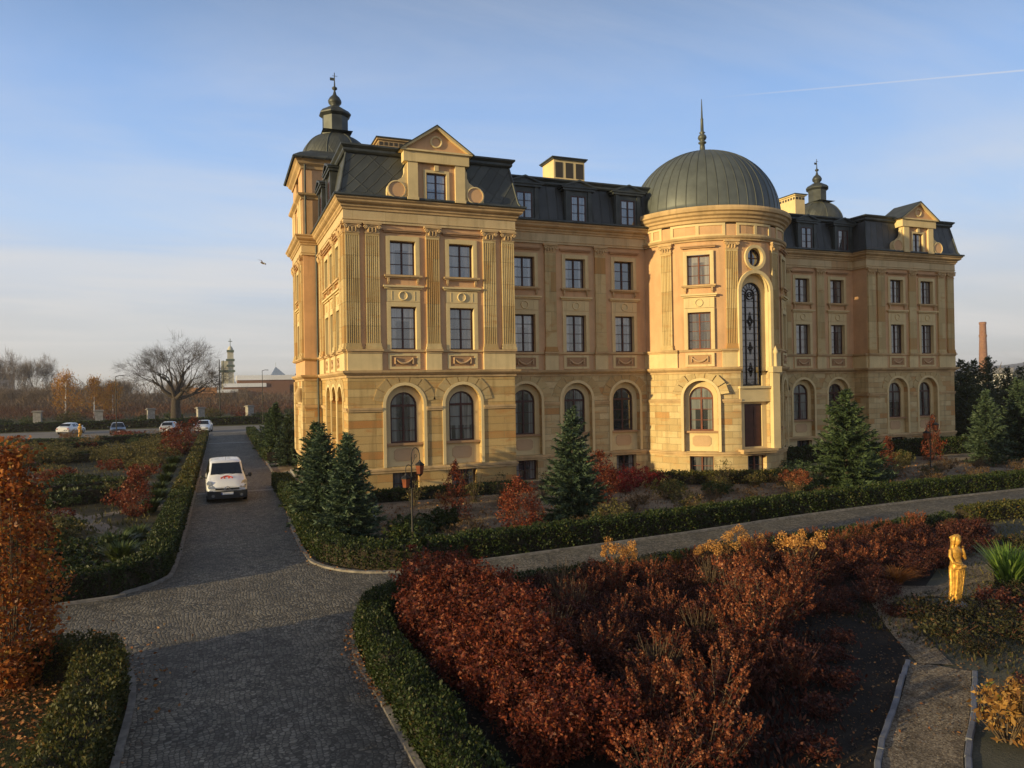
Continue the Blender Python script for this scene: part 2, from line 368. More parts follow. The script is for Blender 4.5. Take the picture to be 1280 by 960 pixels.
def ground(name, cols, scale=.5, detail=8., bump=.5, bscale=14., rough=.95, spots=None):
    m, nt, out = newmat(name); tc = nd(nt, 'ShaderNodeTexCoord')
    n = nd(nt, 'ShaderNodeTexNoise', {'Vector': tc.outputs['Object'], 'Scale': scale, 'Detail': detail, 'Roughness': .65})
    k = len(cols); c = ramp_(nt, n.outputs[0], [(.3+.4*i/(k-1), x) for i, x in enumerate(cols)])
    nf = nd(nt, 'ShaderNodeTexNoise', {'Vector': tc.outputs['Object'], 'Scale': bscale, 'Detail': 5., 'Roughness': .7})
    c = mix_(nt, .55, c, nf.outputs[0], 'OVERLAY')
    if spots:
        vo = nd(nt, 'ShaderNodeTexVoronoi', {'Vector': tc.outputs['Object'], 'Scale': spots[1]})
        wv = nd(nt, 'ShaderNodeRGBToBW', {0: vo.outputs['Color']}).outputs[0]
        c = mix_(nt, math_(nt, 'MULTIPLY', mapr(nt, wv, spots[2], spots[2]+.05), .9), c, spots[0])
    b = nd(nt, 'ShaderNodeBsdfPrincipled', {'Base Color': c, 'Roughness': rough, 'Specular IOR Level': .2})
    nt.links.new(nd(nt, 'ShaderNodeBump', {'Strength': bump, 'Distance': .05, 'Height': nf.outputs[0]}).outputs[0], b.inputs['Normal'])
    nt.links.new(b.outputs[0], out.inputs[0]); return m
def cobble(name):
    m, nt, out = newmat(name); tc = nd(nt, 'ShaderNodeTexCoord'); o = tc.outputs['Object']
    wob = nd(nt, 'ShaderNodeTexNoise', {'Vector': o, 'Scale': .7, 'Detail': 2.})
    vv = nd(nt, 'ShaderNodeVectorMath', {0: o, 1: nd(nt, 'ShaderNodeVectorMath', {0: wob.outputs['Color'], 1: (.5, .5, .5)}, operation='MULTIPLY').outputs[0]}, operation='ADD').outputs[0]
    e = nd(nt, 'ShaderNodeTexVoronoi', {'Vector': vv, 'Scale': 12.5, 'Randomness': .5}, feature='DISTANCE_TO_EDGE')
    v = nd(nt, 'ShaderNodeTexVoronoi', {'Vector': vv, 'Scale': 12.5, 'Randomness': .5})
    wv = nd(nt, 'ShaderNodeRGBToBW', {0: v.outputs['Color']}).outputs[0]
    big = nd(nt, 'ShaderNodeTexNoise', {'Vector': o, 'Scale': .35, 'Detail': 6., 'Roughness': .6})
    c = ramp_(nt, wv, [(.15, (.13, .113, .09)), (.5, (.20, .176, .14)), (.85, (.29, .257, .205))])
    c = mix_(nt, mapr(nt, big.outputs[0], .35, .7), mix_(nt, 1., c, (.80, .79, .78), 'MULTIPLY'), mix_(nt, 1., c, (1.12, 1.08, 1.0), 'MULTIPLY'))
    j = mapr(nt, e.outputs['Distance'], .03, .15, 1., 0.)
    c = mix_(nt, math_(nt, 'MULTIPLY', j, .78), c, (.045, .04, .032))
    trk = nd(nt, 'ShaderNodeTexNoise', {'Vector': nd(nt, 'ShaderNodeMapping', {0: o, 3: (.9, .12, 1.)}).outputs[0], 'Scale': 1.3, 'Detail': 5.})
    c = mix_(nt, math_(nt, 'MULTIPLY', mapr(nt, trk.outputs[0], .45, .7), .45), c, (.085, .074, .058))
    b = nd(nt, 'ShaderNodeBsdfPrincipled', {'Base Color': c, 'Roughness': .8, 'Specular IOR Level': .18})
    h = math_(nt, 'ADD', mapr(nt, e.outputs['Distance'], 0., .3), math_(nt, 'MULTIPLY', wv, .15))
    nt.links.new(nd(nt, 'ShaderNodeBump', {'Strength': .6, 'Distance': .02, 'Height': h}).outputs[0], b.inputs['Normal'])
    nt.links.new(b.outputs[0], out.inputs[0]); return m

m_stone = stone('sandstone_blocks', (.47, .34, .16), (.62, .48, .25), (.47, .25, .09), patch=.75)
m_stonew = stone('sandstone_long_courses', (.45, .29, .11), (.60, .43, .19), (.45, .21, .065), bw=2.6, bh=.37, mortar=.014, patch=.8)
m_pil = stone('pilaster_stone', (.46, .33, .15), (.60, .46, .23), (.46, .25, .085), bw=3., bh=1.1, mortar=.008, patch=.75)
m_frieze = stone('frieze_stone', (.55, .41, .22), (.60, .46, .26), (.52, .33, .16), bw=1.5, bh=2., mortar=.006, patch=.4)
m_trim = plaster('cream_trim', (.66, .51, .265), .1, .5)
m_cornice = plaster('cornice_stone', (.50, .34, .17), .2, .55)
m_band = plaster('band_stone', (.42, .25, .13), .15, .4)
m_plast = plaster('salmon_plaster', (.59, .36, .19), .1, .45)
m_panel = plaster('panel_stone', (.50, .33, .18), .15, .3)
m_roofd = seamed('roof_diamond', (.062, .066, .058), 38, .42, .55, .2, 1.3)
m_roofv = seamed('roof_upright_seams', (.055, .058, .058), 0, .55, .55, .2)
m_roofp = simple('roof_metal', (.055, .06, .055), .5, .3, var=.25, vscale=2.)
m_dome = seamed('dome_metal', (.095, .105, .095), 0, 100., .5, .25)
m_rib = simple('dome_seam', (.085, .09, .075), .5, .3)
m_wood = simple('window_wood', (.055, .017, .011), .45, var=.2)
m_woodl = simple('window_wood_light', (.17, .055, .028), .45, var=.2)
m_glass = glass('window_glass')
m_glassc = glass('curtained_glass', (.03, .032, .034), (.26, .27, .25), .9)
m_glassd = glass('stained_glass', (.025, .02, .02), (.12, .10, .1), .3)
m_lead = simple('leading', (.015, .013, .012), .5)
m_shut = simple('red_shutter', (.14, .035, .02), .5, var=.25)
m_louver = simple('louver_dark', (.05, .04, .03), .7)
m_iron = simple('wrought_iron', (.03, .027, .024), .5, .4)
m_gold = simple('gold_paint', (.62, .33, .06), .45, .45, var=.3, vscale=14., bump=.25, bscale=60.)
m_white = simple('white_paint', (.78, .76, .73), .3, var=.04)
m_stonegrey = simple('grey_stone', (.30, .28, .25), .85, var=.2, bump=.4)
m_edge = simple('edging_stone', (.15, .15, .165), .85, var=.2, bump=.4)
m_tyre = simple('tyre', (.015, .015, .015), .8)
m_black = simple('black_plastic', (.02, .02, .021), .5)
m_car_glass = glass('car_glass', (.006, .007, .009), (.015, .015, .015), .3, 1.4)
m_bark = simple('bark', (.10, .075, .05), .9, var=.3, bump=.5)
m_barkd = simple('dark_bark', (.045, .034, .026), .9, var=.3, bump=.4)
m_cobble = cobble('cobbles')
m_grass = ground('rough_grass', [(.035, .045, .012), (.07, .065, .022), (.10, .075, .035)], .35, 8., .6, 9.)
m_soil = ground('dark_mulch', [(.012, .010, .008), (.022, .017, .013), (.035, .026, .018)], 1.4, 8., .8, 22.)
m_gravel = ground('pale_gravel', [(.06, .045, .03), (.16, .12, .08), (.27, .21, .145), (.36, .29, .20)], .55, 9., .8, 24., spots=((.13, .075, .03), 16., .80))  # strong noise contrast: brown patches and leaf spots, plus sunlit streaks painted in
def pebbles(name, cols, scale=38.):
    m, nt, out = newmat(name); tc = nd(nt, 'ShaderNodeTexCoord'); o = tc.outputs['Object']
    v = nd(nt, 'ShaderNodeTexVoronoi', {'Vector': o, 'Scale': scale}); e = nd(nt, 'ShaderNodeTexVoronoi', {'Vector': o, 'Scale': scale}, feature='DISTANCE_TO_EDGE')
    c = ramp_(nt, nd(nt, 'ShaderNodeRGBToBW', {0: v.outputs['Color']}).outputs[0], [(.15, cols[0]), (.5, cols[1]), (.85, cols[2])])
    n = nd(nt, 'ShaderNodeTexNoise', {'Vector': o, 'Scale': 1.2, 'Detail': 7., 'Roughness': .7})
    c = mix_(nt, mapr(nt, n.outputs[0], .42, .72, 0., .75), c, (.04, .03, .02))
    b = nd(nt, 'ShaderNodeBsdfPrincipled', {'Base Color': c, 'Roughness': .95, 'Specular IOR Level': .15})
    nt.links.new(nd(nt, 'ShaderNodeBump', {'Strength': 1., 'Distance': .03, 'Height': mapr(nt, e.outputs['Distance'], 0., .3)}).outputs[0], b.inputs['Normal'])
    nt.links.new(b.outputs[0], out.inputs[0]); return m
m_gravelb = pebbles('gravel_path', [(.17, .13, .09), (.31, .24, .165), (.5, .40, .28)])
# ------------------------------------------------------------------ the palace
palace = empty('palace', (5.5, 34.7, 0), 0, 'large honey coloured sandstone palace with dark mansard roofs and a domed round tower', 'palace')
PINV = Vector((-5.5, -34.7, 0))
def part(mb, name, mats, parent=None):
    """geometry given in world metres, hung on the palace"""
    if parent is None:
        return mb.build(name, mats, palace, PINV)
    return mb.build(name, mats, parent, PINV-(Vector(parent.location) if parent.type == 'EMPTY' else Vector((0, 0, 0))) if False else (0, 0, 0))
def hang(name, me, fm, u, z, parent=None, d=0.):
    x, y, _ = fm.p(u, d, z)
    return link(name, me, palace, Vector((x, y, z))+PINV, fm.rz(u))

# --- window kit, local space: x along, y into the wall, z up from the opening's foot
def frame_rect(mb, w, h, y, rows, cols=2, t=.07, mul=.075, bar=.03, dz=0.):
    mb.box(-w/2, -w/2+t, y, y+.08, 0, h); mb.box(w/2-t, w/2, y, y+.08, 0, h)
    mb.box(-w/2+t, w/2-t, y, y+.08, 0, t); mb.box(-w/2+t, w/2-t, y, y+.08, h-t, h)
    for i in range(1, cols):
        x = -w/2+w*i/cols; mb.box(x-mul/2, x+mul/2, y-.015, y+.075, t, h-t)
    for i in range(1, rows):
        z = h*i/rows; mb.box(-w/2+t, w/2-t, y+.012, y+.062, z-bar/2, z+bar/2)
def ring_part(mb, r0, r1, zc, y0, y1, a0=0., a1=math.pi, n=16, mi=0, smooth=False):
    pr = [(r1, y0), (r1, y1), (r0, y1), (r0, y0), (r1, y0)]
    rows = [[(-math.cos(a0+(a1-a0)*k/n)*r, y, zc+math.sin(a0+(a1-a0)*k/n)*r) for r, y in pr] for k in range(n+1)]
    mb.grid(rows, mi, False, smooth)
    mb.face(rows[0][:-1], mi); mb.face(rows[-1][:-1][::-1], mi)
MESH = {}
def win_rect(w, h, rows, y=.2, wood='d'):
    k = ('r', w, h, rows, y, wood)
    if k not in MESH:
        f = MB(); frame_rect(f, w, h, y, rows)
        p = MB(); p.face([(-w/2+.01, y+.05, .01), (w/2-.01, y+.05, .01), (w/2-.01, y+.05, h-.01), (-w/2+.01, y+.05, h-.01)], 0)
        MESH[k] = (f.mesh('window_frame', m_woodl if wood == 'l' else m_wood), p.mesh('window_pane', m_glass))
    return MESH[k]
def win_arch(w, h, y=.45, wood='d'):
    k = ('a', w, h, y, wood)
    if k not in MESH:
        r = w/2; zs = h-r; f = MB(); t = .08
        f.box(-r, -r+t, y, y+.08, 0, zs); f.box(r-t, r, y, y+.08, 0, zs); f.box(-r+t, r-t, y, y+.08, 0, t)
        ring_part(f, r-t, r, zs, y, y+.08)
        f.box(-r+t, r-t, y-.01, y+.085, zs-.05, zs+.06)
        f.box(-.045, .045, y-.015, y+.08, t, zs-.05)
        f.box(-.03, .03, y+.01, y+.07, zs+.06, h-t)
        for i in (1, 2):
            z = zs*i/3; f.box(-r+t, r-t, y+.012, y+.062, z-.015, z+.015)
        p = MB(); q = [(-r+.02, y+.05, .01), (r-.02, y+.05, .01)]
        q += [(math.cos(math.pi*k_/16)*(r-.02), y+.05, zs+math.sin(math.pi*k_/16)*(r-.02)) for k_ in range(17)]
        p.face(q, 0)
        MESH[k] = (f.mesh('arched_window_frame', m_woodl if wood == 'l' else m_wood), p.mesh('arched_window_pane', m_glassc))
    return MESH[k]
class Loc:                      # local facade space for the kit
    curved = False
    def p(s, u, d, z): return (u, -d, z)
def sur_first():
    """architrave, ring panel and hood of a first floor window (opening 1.24 x 2.05)"""
    if 's1' not in MESH:
        b = MB(); w = 1.24; h = 2.05
        for s in (-1, 1): b.box(min(s*w/2, s*(w/2+.2)), max(s*w/2, s*(w/2+.2)), -.06, .0, 0, h+.22)
        b.box(-w/2, w/2, -.06, .0, h, h+.22)
        b.box(-w/2-.2, w/2+.2, -.045, 0, h+.24, h+.80)
        b.box(-w/2+.05, -w/2+.08, -.06, -.045, h+.30, h+.74); b.box(w/2-.08, w/2-.05, -.06, -.045, h+.30, h+.74)
        b.box(-w/2-.3, w/2+.3, -.10, 0, h+.84, h+.92); b.box(-w/2-.36, w/2+.36, -.19, 0, h+.92, h+1.0)
        b.lathe([(0, 0)], n=3) if False else None
        N = 20; rows = [[(math.cos(2*math.pi*i/N)*(.2+.035*math.cos(2*math.pi*j/6)), -.06-.035*math.sin(2*math.pi*j/6), h+.52+math.sin(2*math.pi*i/N)*(.2+.035*math.cos(2*math.pi*j/6))) for j in range(6)] for i in range(N+1)]
        b.grid(rows, 0, True)
        MESH['s1'] = b.mesh('window_surround_panel', m_trim)
    return MESH['s1']
def sur_second():
    if 's2' not in MESH:
        b = MB(); w = 1.24; h = 1.65
        for s in (-1, 1): b.box(min(s*w/2, s*(w/2+.2)), max(s*w/2, s*(w/2+.2)), -.06, .0, 0, h+.22)
        b.box(-w/2, w/2, -.06, .0, h, h+.22)
        b.box(-w/2-.3, w/2+.3, -.10, 0, h+.38, h+.45, 1); b.box(-w/2-.34, w/2+.34, -.16, 0, h+.45, h+.52, 1)
        MESH['s2'] = b.mesh('window_surround', [m_trim, m_band])
        b = MB(); b.box(-w/2-.3, w/2+.3, -.19, 0, -.09, -.0); b.box(-w/2-.24, w/2+.24, -.12, 0, -.15, -.09)
        for s in (-1, 1):
            x = s*(w/2+.1); b.box(x-.05, x+.05, -.12, 0, -.34, -.15); b.box(x-.035, x+.035, -.07, 0, -.42, -.34)
        MESH['s2b'] = b.mesh('window_ledge', m_cornice)
    return MESH['s2'], MESH['s2b']
def sur_arch(w=1.3, wo=1.84, z0=-1.12, zt=2.78, hw=2.45):
    """niche lining, sill and octagon panel of an arched window; z=0 at the sill"""
    if 'sa' not in MESH:
        b = MB(); L = Loc(); inset = -.3
        wall(b, L, -wo/2, wo/2, z0, zt, [(-w/2, w/2, 0, hw, True)], .17, 0, 0, d=inset)
        r = wo/2; rr = .04
        ring_part(b, r-.14, r+.0, zt-r, -.045+.0, .3, n=16) if False else None
        # raised rim round the niche
        ring_part(b, r+.003, r+.15, zt-r, -.05, 0.0)
        for s in (-1, 1): b.box(min(s*(r+.003), s*(r+.15)), max(s*(r+.003), s*(r+.15)), -.05, 0, z0, zt-r)
        # octagon
        a, c = .5, .3; k = .13; zc = -.56
        o = [(-a+k, -c), (a-k, -c), (a, -c+k), (a, c-k), (a-k, c), (-a+k, c), (-a, c-k), (-a, -c+k)]
        b.face([(x, .27, zc+z) for x, z in o], 1)
        for i in range(8):
            (x0, y0), (x1, y1) = o[i], o[(i+1) % 8]
            b.face([(x0, .27, zc+y0), (x0, .3, zc+y0), (x1, .3, zc+y1), (x1, .27, zc+y1)], 1)
        # voussoirs on the stone face
        for kk in range(-3, 4):
            am = math.pi/2+kk*math.pi/7.6; hw_ = math.pi/15.2*.90
            r0, r1 = r+.17, min(r+.62, (5.74-2.55-(zt-r))/max(math.sin(am), .55)) if True else 0
            pts = [(math.cos(am+s*hw_)*q, zt-r+math.sin(am+s*hw_)*q) for s, q in ((-1, r0), (-1, r1), (1, r1), (1, r0))]
            pts = [(x, min(z, 3.18)) for x, z in pts]
            b.face([(x, -.03, z) for x, z in pts][::-1], 2)
            for i in range(4):
                (x0, y0), (x1, y1) = pts[i], pts[(i+1) % 4]
                b.face([(x0, -.03, y0), (x0, 0, y0), (x1, 0, y1), (x1, -.03, y1)], 2)
        MESH['sa'] = b.mesh('niche_surround', [m_trim, m_panel, m_pil])
        b = MB(); b.box(-r+.01, r-.01, .13, .31, -.1, -.0)
        MESH['sab'] = b.mesh('window_sill', m_band)
    return MESH['sa'], MESH['sab']
def festoon():
    if 'fe' not in MESH:
        b = MB(); b.box(-.78, -.62, -.05, 0, .05, .8); b.box(.62, .78, -.05, 0, .05, .8); b.box(-.62, .62, -.05, 0, .05, .17); b.box(-.62, .62, -.05, 0, .68, .8)
        b.box(-.62, .62, -.008, 0, .17, .68, 1)
        pts = []
        for i in range(13):
            x = -.42+.84*i/12; pts.append((x, -.05, .56-.24*(1-(x/.42)**2)))
        b.tube(pts, [.035+.03*math.sin(math.pi*i/12) for i in range(13)], 6, 2)
        for s in (-1, 1): b.tube([(s*.42, -.05, .6), (s*.44, -.05, .45), (s*.43, -.05, .3)], [.06, .04, .05], 6, 2)
        MESH['fe'] = b.mesh('festoon_panel', [m_trim, m_band, m_panel])
    return MESH['fe']
def pilaster(h, w, flutes, key):
    k = ('pil', key)
    if k not in MESH:
        b = MB(); prof = [(-w/2, 0), (-w/2, -.12)]
        if flutes:
            n = flutes; g = (w-.08)/n
            for i in range(n):
                x = -w/2+.04+g*i
                prof += [(x+g*.14, -.12), (x+g*.3, -.085), (x+g*.5, -.073), (x+g*.7, -.085), (x+g*.86, -.12)]
        prof += [(w/2, -.12), (w/2, 0)]
        z0, z1 = .28, h-.62
        rows = [[(x, y, z) for x, y in prof] for z in (z0, z1)]
        us = [[(x*1.0+i*.0+3, z) for x, y in prof] for i, z in enumerate((z0, z1))]
        b.grid(rows, 0, False, False, us)
        b.box(-w/2, w/2, -.12, 0, z1, h-.5)
        b.box(-w/2-.06, w/2+.06, -.18, 0, 0, .12); b.box(-w/2-.03, w/2+.03, -.15, 0, .12, .28)
        c = MB(); z = h-.5
        c.box(-w/2-.02, w/2+.02, -.145, 0, z, z+.07); c.box(-w/2, w/2, -.13, 0, z+.07, z+.33)
        c.box(-w/2-.1, w/2+.1, -.23, 0, z+.40, z+.5); c.box(-w/2-.04, w/2+.04, -.17, 0, z+.33, z+.40)
        for s in (-1, 1):
            rows = []
            for i in range(17):
                a = i/16*2*math.pi*1.4; r = .1*(1-i/20)
                rows.append((s*(w/2-.02)+math.cos(a)*r*s, -.2, z+.27+math.sin(a)*r))
            c.tube(rows, .028, 5)
            c.tube([(s*(w/2-.02), -.1, z+.27), (s*(w/2-.02), -.22, z+.27)], .06, 8)
        for x in (-w/4, 0, w/4):
            c.tube([(x, -.13, z+.07), (x, -.17, z+.2), (x, -.21, z+.27)], [.06, .07, .03], 5)
        c.tube([(-w/2+.06, -.17, z+.33), (0, -.2, z+.24), (w/2-.06, -.17, z+.33)], .03, 5)
        MESH[k] = (b.mesh('pilaster_shaft', m_pil), c.mesh('pilaster_capital', m_cornice))
    return MESH[k]
def put_pilaster(fm, u, z0, z1, w=.66, flutes=6, d=0.):
    a, c = pilaster(z1-z0, w, flutes, (round(z1-z0, 2), w, flutes))
    o = hang('pilaster', a, fm, u, z0, d=d); link('capital', c, o); return o
def put_window(fm, u, z, kind, wood='d', deep=None, d=0.):
    if kind == 'first':
        a, p = win_rect(1.24, 2.05, 4, .2, wood); o = hang('window', a, fm, u, z); link('pane', p, o); link('surround', sur_first(), o)
    elif kind == 'second':
        a, p = win_rect(1.24, 1.65, 3, .2, wood); s, l = sur_second(); o = hang('window', a, fm, u, z); link('pane', p, o); link('surround', s, o); link('sill', l, o)
    elif kind == 'arch':
        a, p = win_arch(1.3, 2.45, .40, wood); s, l = sur_arch(); o = hang('window', a, fm, u, z); link('pane', p, o); link('surround', s, o); link('sill', l, o)
    elif kind == 'base':
        a, p = win_rect(1.3, 1.1, 2, .3, wood); o = hang('window', a, fm, u, z); link('pane', p, o)
    return o
OP = {'first': (.62, 7.05, 9.1, False), 'second': (.62, 10.6, 12.25, False), 'arch': (.92, 1.43, 5.33, True), 'base': (.65, .06, 1.16, False)}
def ops(us, kinds): return [(u-OP[k][0], u+OP[k][0], OP[k][1], OP[k][2], OP[k][3]) for u in us for k in kinds]
ZW = {'first': 7.05, 'second': 10.6, 'arch': 2.55, 'base': .06}

def facade(fm, L, cols, pils, peds, wood='d', flutes=6, bands=True, pw=.66, sm=None):
    lo = MB(); wall(lo, fm, 0, L, -.2, 5.82, ops(cols, ('arch', 'base')), .32)
    part(lo, 'ground_floor_wall', [sm or m_stone])
    up = MB(); wall(up, fm, 0, L, 5.82, 13.06, ops(cols, ('first', 'second')), .28, 0, 1)
    part(up, 'upper_wall', [m_plast, m_trim])
    for u in cols:
        for k in ('first', 'second', 'arch', 'base'): put_window(fm, u, ZW[k], k, wood)
        hang('festoon_panel', festoon(), fm, u, 6.06)
    for u in pils: put_pilaster(fm, u, 7.05, 13.0, pw, flutes)
    for a, c in peds:
        b = MB(); b.mbox(fm, a, c, 0, .13, 6.06, 6.88, 0)
        b.mbox(fm, a-.02, c+.02, 0, .18, 6.88, 6.96, 1); b.mbox(fm, a-.05, c+.05, 0, .25, 6.96, 7.048, 1)
        part(b, 'pedestal', [m_trim, m_cornice])
    prev = 0.
    for a, c in peds+[(L+.05, L+.05)]:
        if a-.05-prev > .05:
            b = MB(); b.mbox(fm, prev, a-.052, 0, .1, 6.93, 7.045, 0); part(b, 'string_course', [m_cornice])
        prev = c+.052
    # impost bands between the arches
    xs = [0.]
    for u in cols: xs += [u-.92-.152, u+.92+.152]
    xs.append(L)
    for a, c in zip(xs[::2], xs[1::2]):
        if c-a > .02:
            b = MB(); b.mbox(fm, a, c, 0, .06, 4.1, 4.19, 0); b.mbox(fm, a, c, 0, .1, 4.19, 4.29, 0); part(b, 'impost_band', [m_cornice])

FA = Flat(5.5, 34.7, 1, 0)          # front of the near pavilion
FW = Flat(13.9, 36.9, 1, 0)         # near wing
FS = Flat(5.5, 44.0, 0, -1)         # west side of the near pavilion
FR = Flat(41.7, 38.3, 1, 0)        # far pavilion
FX = Flat(32.0, 39.5, 1, 0)         # far wing
FY = Flat(41.7, 39.5, 0, -1)        # return of the far pavilion
FT = Round(27.5, 37.3, 4.5)
facade(FA, 8.4, [2.7, 5.63], [.3, 1.24, 4.17, 7.1, 8.09], [(.0, 1.62), (3.78, 4.54), (6.72, 8.4)], sm=m_stonew)
facade(FS, 9.3, [2.9, 4.9, 7.0], [.4, 1.5, 5.95, 8.1, 8.96], [(.0, 1.9), (3.55, 4.2), (5.6, 6.3), (7.75, 9.3)], sm=m_stonew)
facade(FW, 10.6, [1.5, 4.6, 7.7], [3.05, 6.15], [(2.65, 3.45), (5.75, 6.55)], flutes=0)
facade(FX, 9.7, [2.4, 5.1, 8.2], [.85, 3.7, 6.65], [(.45, 1.25), (3.3, 4.1), (6.25, 7.05)], flutes=0)
facade(FR, 8.4, [2.77, 5.7], [.36, 1.24, 4.23, 7.1, 8.04], [(.0, 1.66), (3.82, 4.62), (6.78, 8.4)], flutes=0)
facade(FY, 1.2, [], [], [(0, 1.2)], flutes=0)
# plain flanks and backs
b = MB()
for x0, y0, x1, y1 in ((13.9, 34.7, 13.9, 36.9), (50.1, 38.3, 50.1, 54), (50.1, 54, 5.5, 54), (32.0, 37.3, 32.0, 39.5), (5.5, 54, 5.5, 49.4)):
    l = math.hypot(x1-x0, y1-y0); fm = Flat(x0, y0, (x1-x0)/l, (y1-y0)/l)
    wall(b, fm, 0, l, -.2, 5.82, [], 0); wall(b, fm, 0, l, 5.82, 13.06, [], 0, 1)
part(b, 'side_wall', [m_stone, m_plast])
PATHS = {'near': [(5.5, 44.0), (5.5, 34.7), (13.9, 34.7), (13.9, 36.9), (23.6, 36.9)],
         'far': [(31.5, 39.5), (41.7, 39.5), (41.7, 38.3), (50.1, 38.3), (50.1, 54)]}
P_PLINTH = [(0, 1.17), (.05, 1.17), (.05, 1.25), (.09, 1.28), (.09, 1.36), (0, 1.40)]
P_STRING = [(0, 5.72), (.06, 5.72), (.06, 5.82), (.14, 5.86), (.24, 5.95), (.26, 6.05), (0, 6.062)]
P_FRIEZE = [(0, 13.0), (.10, 13.0), (.10, 13.10), (.14, 13.12), (.14, 13.16), (.11, 13.17), (.11, 13.60), (0, 13.62)]
P_CORN = [(.05, 13.55), (.17, 13.58), (.17, 13.66), (.24, 13.72), (.24, 13.80), (.36, 13.86), (.42, 13.92), (.42, 13.99), (.50, 14.06), (.50, 14.12), (0, 14.13)]
for k, p in PATHS.items():
    for nm, pr, m in (('plinth_band', P_PLINTH, m_cornice), ('string_course', P_STRING, m_cornice), ('frieze', P_FRIEZE, m_frieze), ('main_cornice', P_CORN, m_cornice)):
        b = MB(); b.sweep(p, pr); part(b, nm, [m])
# gutters / roof edges
P_GUT = [(.35, 14.13), (.56, 14.125), (.58, 14.16), (.56, 14.24), (.3, 14.26)]
P_MANS = [(.34, 14.15), (.33, 14.26), (.24, 14.42), (.13, 15.0), (.0, 15.7), (-.10, 16.2), (-.12, 16.34)]
P_EAVE = [(-.2, 16.30), (-.02, 16.30), (.04, 16.38), (.04, 16.48), (.16, 16.60), (.16, 16.68), (-.9, 16.87)]
PAV = {'near': ([(13.9, 38.5), (13.9, 44.2), (5.5, 44.2), (5.5, 34.7), (13.9, 34.7), (13.9, 38.5)]), 'far': ([(50.1, 47), (41.7, 47), (41.7, 38.3), (50.1, 38.3), (50.1, 47)])}
for k, p in PAV.items():
    b = MB(); b.sweep(p, P_MANS, caps=False); part(b, 'mansard_roof', [m_roofd if k == 'near' else m_roofv])
    b = MB(); b.sweep(p, P_GUT); b.sweep(p, P_EAVE, caps=False)
    xs = [q[0] for q in p]; ys = [q[1] for q in p]
    x0, x1, y0, y1 = min(xs)+.85, max(xs)-.85, min(ys)+.85, max(ys)-.85
    b.face([(x0, y0, 16.86), (x1, y0, 16.86), (x1, y1, 16.86), (x0, y1, 16.86)], 0)
    for cx, cy, sx, sy in ((min(xs), min(ys), 1, 1), (max(xs), min(ys), -1, 1)):
        b.tube([(cx-sx*d, cy-sy*d, z+.02) for d, z in P_MANS[1:]], .06, 6)
    part(b, 'roof_eaves', [m_roofp])
WG = {'near': [(13.6, 36.9), (27.5, 36.9)], 'far': [(27.0, 39.5), (42.0, 39.5)]}
for k, p in WG.items():
    b = MB(); b.sweep(p, [(d-.1, z-.02) for d, z in P_MANS], caps=False); part(b, 'mansard_roof', [m_roofv])
    b = MB(); b.sweep(p, P_GUT, caps=False); b.sweep(p, [(d-.1, z-.03) for d, z in P_EAVE], caps=False)
    b.face([(p[0][0], p[0][1]+.9, 16.835), (p[1][0], p[0][1]+.9, 16.835), (p[1][0], 54, 16.835), (p[0][0], 54, 16.835)], 0)
    part(b, 'roof_eaves', [m_roofp])

